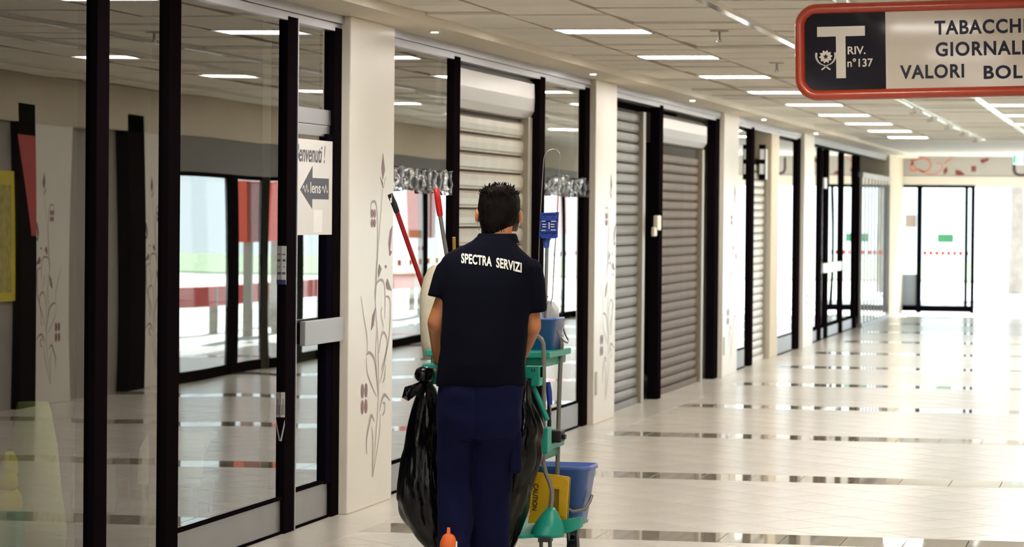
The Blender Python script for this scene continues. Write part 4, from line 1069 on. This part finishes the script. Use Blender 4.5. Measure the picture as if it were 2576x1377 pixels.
for z, hx, hy in ((.0, .10, .10), (.03, .15, .14), (.12, .155, .15), (.3, .14, .13), (.5, .115, .11), (.66, .08, .09), (.70, .07, .08)):
    rings.append([(hx*math.cos(a)*(1+.05*math.sin(5*a+z*9)), hy*math.sin(a)*(1+.05*math.sin(4*a+z*7)), z) for a in [2*PI*k/28 for k in range(28)]])
MB().loft(rings).build('bag_film', M_PALESHAPE, pb)
yc = thing('added_yellow_shape', 'added yellow and teal shape in the nearest shop, standing in for a reflection', 'cloth', (-4.95, 12.9, 0))  # added yellow and teal pieces, in place of the trolley mirrored in the glass
MB().box(-.06, .08, -.06, .06, .0, .26, .01).build('stand', M_TEAL, yc)
for (z0, z1, hx) in ((.25, .36, .055), (.34, .44, .045), (.40, .52, .038)):
    b = MB(); b.loft([[(.02+hx*k*math.cos(a)*(1+.12*math.sin(3*a+z0*30)), hx*k*math.sin(a)*(1+.1*math.cos(4*a)), z) for a in [2*PI*q_/16 for q_ in range(16)]] for z, k in ((z0, .7), (z0+.03, 1.1), (z1-.03, 1), (z1, .6))]); b.build('cloth_fold', mat('shape_yellow', 'c9b411', .7), yc)

# ------------------------------------------------------------------ the man
MX, MY = -2.654, 12.4
HEAD = math.atan2(2.654, 12.4)
MS = 0.001634
man = thing('person', 'man in navy polo shirt and trousers pushing the cleaning trolley', 'person', (MX, MY, 0), HEAD)
M_SKIN = mat('skin', 'b8764c', .5, vary=.06, vscale=14)
M_POLO = mat('polo_navy', '090a16', .9, spec=.08, vary=.12, vscale=8, bump=.35, bscale=9, bstretch=(1, 1, .5))
M_TROU = mat('trousers_navy', '0d1030', .9, spec=.12, vary=.15, vscale=7, bump=.6, bscale=7, bstretch=(1.2, 1.2, .4))
M_HAIR = mat('hair_dark', '0f0806', .6, spec=.10, vary=.4, vscale=40, bump=1.0, bscale=60, bstretch=(1, 1, .25))
def lx(px): return (px-1230)*MS
def lz(py): return CAM_H-(py-543.5)*MS
def capsule(mb, p0, r0, p1, r1, n=14):
    p0, p1 = Vector(p0), Vector(p1); d = (p1-p0); L = d.length; d.normalize()
    path, rs = [], []
    for i in range(5): a = PI/2*(1-i/4); path.append(p0-d*r0*math.sin(a)); rs.append(max(.0005, r0*math.cos(a)))
    for i in range(5): a = PI/2*i/4; path.append(p1+d*r1*math.sin(a)); rs.append(max(.0005, r1*math.cos(a)))
    mb.tube(path, rs, n)
def chain(mb, pts_, rs, n=14):
    for i in range(len(pts_)-1): capsule(mb, pts_[i], rs[i], pts_[i+1], rs[i+1], n)
# joints (x right, y forward)
shL, shR = Vector((lx(1140), .06, lz(690))), Vector((lx(1326), .06, lz(694)))
elL, elR = Vector((lx(1099), .05, lz(815))), Vector((lx(1338), .06, lz(822)))
wrL, wrR = Vector((lx(1102), .30, lz(905))), Vector((lx(1316), .31, lz(898)))
gripz = .945
hdL, hdR = Vector((lx(1112), .385, gripz)), Vector((lx(1300), .385, gripz))
body = MB()
chain(body, [shL, elL, wrL], [.040, .041, .028]); chain(body, [shR, elR, wrR], [.040, .041, .028])
hipz = .86
fL, fR = Vector((lx(1136), -.05, .20)), Vector((lx(1238), .18, 0))
hpL, hpR = Vector((lx(1165), 0, hipz)), Vector((lx(1260), 0, hipz))
knL, knR = Vector((lx(1150), .05, .50)), Vector((lx(1248), .10, .47))
anL, anR = Vector((lx(1142), -.02, .29)), Vector((lx(1236), .10, .085))
chain(body, [hpL, knL, anL], [.062, .044, .032]); chain(body, [hpR, knR, anR], [.062, .044, .032])
chain(body, [(lx(1212), 0, .88), (lx(1215), .02, 1.05), (lx(1220), .06, 1.26)], [.085, .085, .09])
chain(body, [shL+Vector((.03, 0, -.03)), (lx(1230), .07, lz(690)), shR+Vector((-.03, 0, -.03))], [.035, .07, .035])
neck0, neck1 = Vector((lx(1249), .10, lz(620))), Vector((lx(1255), .125, lz(565)))
chain(body, [neck0, neck1], [.055, .056])
hc = Vector((lx(1252), .15, lz(531)))           # head centre
body.ball(hc+Vector((0, 0, .005)), .073, .09, .096, 20, 14)
body.ball(hc+Vector((.004, .05, -.06)), .058, .055, .062, 16, 10)          # jaw
capsule(body, hc+Vector((.004, .100, .005)), .010, hc+Vector((.004, .120, -.03)), .014)   # nose
for s in (-1, 1):
    body.ball(hc+Vector((s*.088, .005, -.022)), .011, .022, .034, 10, 8)     # ears
    capsule(body, hc+Vector((s*.02, .092, .022)), .010, hc+Vector((s*.045, .082, .022)), .009)   # brows
for s, wr_, hd in ((-1, wrL, hdL), (1, wrR, hdR)):
    capsule(body, wr_, .026, hd+Vector((0, -.03, .028)), .030)
    capsule(body, hd+Vector((-.026, -.02, .03)), .018, hd+Vector((.026, -.02, .03)), .018)
    for k in range(4):                           # fingers wrap over the bar
        ox = -.033+k*.022; ln = (.92, 1.0, .97, .82)[k if s > 0 else 3-k]
        p = [hd+Vector((ox, -.012, .036)), hd+Vector((ox*1.02, .026*ln, .026)), hd+Vector((ox*1.02, .032*ln, -.008)), hd+Vector((ox, .006, -.028*ln))]
        chain(body, p, [.0098, .0092, .0085, .0075], 10)
    chain(body, [hd+Vector((-s*.03, -.03, .02)), hd+Vector((-s*.048, -.012, -.008)), hd+Vector((-s*.03, .008, -.027))], [.012, .0105, .009], 10)
capsule(body, anL, .030, fL+Vector((0, .10, .02)), .026); capsule(body, anR, .036, fR+Vector((0, .05, .05)), .03)
mesh_obj('body', remeshed(body, .0065, 3), M_SKIN, man)
MB().ball(hc+Vector((-.03, .082, .002)), .012, nu=10, nv=8).build('eye', mat('eye_white', 'd8d4cc', .2), man); MB().ball(hc+Vector((.034, .082, .002)), .012, nu=10, nv=8).build('eye', MATS['eye_white'], man)
# hair: a cap with ragged crown
hm = MB()
hr = []
tab = [(464, 1240, 1270), (467, 1226, 1281), (472, 1216, 1289), (480, 1209, 1296), (492, 1204, 1302), (508, 1201, 1306), (525, 1200, 1307), (545, 1202, 1304), (560, 1204, 1298), (575, 1208, 1284), (589, 1215, 1271)]
NH, NR = 72, 30
for i in range(NR):
    f = i/(NR-1); y = 589-(589-464)*f**.9
    for (ya, a0, a1), (yb, b0, b1) in zip(tab[:-1], tab[1:]):
        if ya <= y <= yb: u = (y-ya)/(yb-ya); x0, x1 = a0+(b0-a0)*u, a1+(b1-a1)*u
    cx = (lx(x0)+lx(x1))/2; hx = (lx(x1)-lx(x0))/2
    yf = .105 if y < 520 else .105-(y-520)/69*.09      # hair front retreats above the ears
    yb_ = .094 if y < 560 else .094-(y-560)/29*.014
    if y < 485: k = math.sqrt(max(.02, 1-((485-y)/22)**2)); yf *= k; yb_ *= k
    ring = []
    for k in range(NH):
        a = 2*PI*k/NH; s_ = math.sin(a); c_ = math.cos(a)
        nz = mnoise.noise(Vector((c_*9, s_*9, y*.035)))*.05+mnoise.noise(Vector((c_*22, s_*22, y*.09)))*.035
        g = 1+nz*(1 if y < 580 else .3)
        ring.append((cx+hx*g*math.copysign(abs(c_)**.85, c_), hc.y+(yf if s_ > 0 else yb_)*s_*g-.008, lz(y)+nz*.05))
    hr.append(ring)
hm.loft(hr)
rr = random.Random(4)
for i in range(260):                              # loose strands break the outline on the crown and the nape
    j = rr.choice([0, 1, 2, NR-1, NR-2, NR-3, NR-4, NR-5, NR-6, NR-7, NR-8]); base = Vector(hr[j][rr.randrange(NH)])
    nrm = (base-Vector((hc.x, hc.y, hc.z-.02))).normalized()
    dn = Vector((rr.uniform(-.8, .8), rr.uniform(-.8, .3), .35)) if j > 5 else Vector((rr.uniform(-.3, .3), -.1, -1))
    tip = base+dn.normalized()*rr.uniform(.008, .018)+nrm*.003
    hm.tube([base-nrm*.004, (base+tip)/2+nrm*.002, tip], [.0022, .0016, .0004], 4)
hm.build('hair', M_HAIR, man)
# surgical mask on the face
b = MB(); rings = []
for zz in (-.085, -.06, -.03, -.005):
    rings.append([(hc.x+.004+.082*math.sin(a)*(1 if zz > -.08 else .9), hc.y+.0+.128*math.cos(a), hc.z+zz) for a in [-1.45+2.9*k/16 for k in range(17)]])
n = 17; vs = [v for r in rings for v in r]; b.add(vs, [(i*n+k, i*n+k+1, (i+1)*n+k+1, (i+1)*n+k) for i in range(3) for k in range(n-1)], True)
mk = b.build('face_mask', M_WHITEPL, man); so = mk.modifiers.new('s', 'SOLIDIFY'); so.thickness = .003
for s in (-1, 1): MB().tube([hc+Vector((s*.082, .02, -.03)), hc+Vector((s*.092, -.006, -.035)), hc+Vector((s*.085, -.012, -.06)), hc+Vector((s*.080, .02, -.08))], .0016, 6).build('mask_loop', M_WHITEPL, man)
# polo shirt
sh = MB()
tor = [(972, 1099, 1324, .0, .125), (955, 1100, 1325, .0, .130), (915, 1104, 1322, .0, .132), (880, 1107, 1325, .005, .13), (820, 1110, 1328, .015, .126), (765, 1111, 1332, .03, .128), (720, 1110, 1338, .045, .128),
       (690, 1110, 1342, .055, .122), (668, 1106, 1350, .062, .110), (652, 1110, 1338, .068, .102), (638, 1124, 1322, .074, .094), (627, 1144, 1310, .08, .086), (617, 1168, 1301, .086, .078), (607, 1188, 1296, .094, .07), (596, 1199, 1291, .1, .064)]
sh.loft([ell((lx(a)+lx(c))/2, yc, lz(y), (lx(c)-lx(a))/2, ry, 40, 2.4) for y, a, c, yc, ry in tor])
for s, a_, e_, w_ in ((-1, Vector((lx(1128), .07, lz(668))), Vector((lx(1103), .055, lz(752))), None), (1, Vector((lx(1335), .07, lz(672))), Vector((lx(1343), .06, lz(786))), None)):
    d = (e_-a_)
    rings = []
    for f, r in ((-.18, .03), (0, .058), (.3, .064), (.65, .063), (1.0, .060)):
        c = a_+d*f; rings.append([(c.x+r*.86*math.cos(t_), c.y+r*1.05*math.sin(t_), c.z-(.006*math.cos(t_)*s*-1 if f == 1 else 0)) for t_ in [2*PI*k/24 for k in range(24)]])
    sh.loft(rings)
shm = remeshed(sh, .0075, 5)
for v in shm.vertices:                            # cloth folds
    p = v.co
    k = mnoise.noise(Vector((p.x*7+3, p.y*5, p.z*5)))*.006+mnoise.noise(Vector((p.x*5, p.y*5, p.z*16)))*.003*(1 if p.z < 1.15 else .4)
    v.co = p+v.normal*k
shirt = mesh_obj('polo_shirt', shm, M_POLO, man)
# collar and sleeve cuffs
b = MB(); b.loft([ell((lx(1201)+lx(1298))/2, .102, lz(612), .092, .070, 32, 2.2), ell((lx(1203)+lx(1296))/2, .108, lz(594), .083, .066, 32, 2.2), ell((lx(1206)+lx(1293))/2, .112, lz(588), .077, .063, 32, 2.2), ell((lx(1209)+lx(1290))/2, .112, lz(590), .071, .058, 32, 2.2), ell((lx(1209)+lx(1290))/2, .105, lz(612), .070, .056, 32, 2.2)], cap=False)
b.build('collar', M_POLO, shirt)
# lettering on the back, laid on the cloth
dg = bpy.context.evaluated_depsgraph_get()
bm = bmesh.new(); bm.from_mesh(shm); bvh = BVHTree.FromBMesh(bm)
def back_text(body_, px0, px1, base0, base1, hgt, name):
    me = fit_text(body_, (px1-px0)*MS, hgt*MS, offset=.03, space=1.05)
    bmt = bmesh.new(); bmt.from_mesh(me); bmesh.ops.triangulate(bmt, faces=bmt.faces[:]); bmesh.ops.subdivide_edges(bmt, edges=[e for e in bmt.edges if e.calc_length() > .012], cuts=1)
    bmt.to_mesh(me); bmt.free()
    for v in me.vertices:
        f = v.co.x/((px1-px0)*MS); x = lx(px0)+v.co.x; z = lz(base0+(base1-base0)*f**1.25)+v.co.y
        hit = bvh.ray_cast(Vector((x, -1, z)), Vector((0, 1, 0)))
        y = hit[0].y if hit[0] else -.05
        v.co = Vector((x+v.co.z*0, y-.0022-(v.co.z*1.0), z))
    mesh_obj(name, me, mat('print_white', 'e6e2d6', .7), shirt)
back_text('SPECTRA', 1159, 1236, 663, 671, 25, 'lettering'); back_text('SERVIZI', 1247, 1311, 673, 686, 25, 'lettering')
bm.free()
# trousers
tr_ = MB()
tr_.loft([ell((lx(a)+lx(c))/2, yc, lz(y), (lx(c)-lx(a))/2, ry, 40, 2.5) for y, a, c, yc, ry in ((945, 1108, 1316, .0, .115), (1000, 1101, 1317, -.002, .128), (1060, 1100, 1314, 0, .128), (1105, 1101, 1310, .005, .115))])
tr_.loft([ell((lx(a)+lx(c))/2, yc, lz(y), (lx(c)-lx(a))/2, ry, 28, 2.5) for y, a, c, yc, ry in ((1030, 1101, 1206, .0, .105), (1100, 1101, 1199, .005, .098), (1200, 1102, 1195, .03, .085), (1270, 1104, 1193, .02, .078), (1330, 1104, 1192, -.01, .070), (1362, 1103, 1190, -.03, .068), (1400, 1106, 1188, -.035, .064))])
tr_.loft([ell((lx(a)+lx(c))/2, yc, lz(y), (lx(c)-lx(a))/2, ry, 28, 2.5) for y, a, c, yc, ry in ((1030, 1200, 1316, .0, .105), (1100, 1197, 1310, .01, .098), (1200, 1190, 1297, .05, .086), (1300, 1184, 1288, .08, .078), (1377, 1182, 1287, .09, .074), (1460, 1184, 1286, .09, .072))])
trm = remeshed(tr_, .008, 4)
for v in trm.vertices:
    p = v.co
    k = mnoise.noise(Vector((p.x*6, p.y*6, p.z*9+2)))*.007+mnoise.noise(Vector((p.x*9+p.z*6, p.y*6, p.z*15)))*.005
    if p.y < .03 and .45 < p.z < .97: k -= .007*math.exp(-((p.x-lx(1200)+.02*(.97-p.z))/.009)**2)
    v.co = p+v.normal*k
trou = mesh_obj('trousers', trm, M_TROU, man)
b = MB(); q = lx(1304); b.box(q-.03, q+.018, -.055, .07, lz(1190), lz(1085), .012); b.build('thigh_pocket', M_TROU, trou)
# orange sneakers
M_ORG = mat('sneaker_orange', 'e0641c', .55, vary=.08, vscale=20); M_SOLE = mat('sole_pale', 'd8d4cc', .6)
def sneaker(f, pitch, name='sneaker'):
    s = MB(); rings = []
    for y, hw, h0, h1 in ((-.075, .012, .03, .075), (-.068, .030, .012, .088), (-.03, .036, .01, .085), (.03, .037, .01, .075), (.10, .045, .01, .055), (.16, .044, .012, .043), (.20, .032, .014, .034), (.215, .012, .018, .028)):
        rings.append([(hw*math.copysign(abs(math.cos(a))**.8, math.cos(a)), y, (h0+h1)/2+(h1-h0)/2*math.copysign(abs(math.sin(a))**.8, math.sin(a))) for a in [2*PI*k/20 for k in range(20)]])
    s.loft(rings); s.prism([(-.008, .08), (.008, .08), (.006, .112), (-.006, .112)], (0, -.072, 0), (1, 0, 0), (0, 0, 1), (0, .006, 0))
    o = s.build('sneaker', M_ORG, man)
    s2 = MB(); s2.loft([[(x, y, z) for x, y in [(hw*math.cos(a), yc) for a, yc in []]] for z, hw in ()]) if False else None
    s2 = MB(); s2.prism([(-.03, -.075), (.03, -.075), (.04, .02), (.047, .11), (.036, .2), (0, .222), (-.036, .2), (-.047, .11), (-.04, .02)], (0, 0, 0), (1, 0, 0), (0, 1, 0), (0, 0, .018)); s2.build('sole', M_SOLE, o)
    s3 = MB(); s3.box(.028, .036, -.066, -.050, .03, .055); s3.build('reflector', M_WHITEPL, o)
    o.location = f; o.rotation_euler = (pitch, 0, 0); return o
sneaker((lx(1134), -.07, .178), -.35)
sneaker((lx(1236), .14, .0), 0)
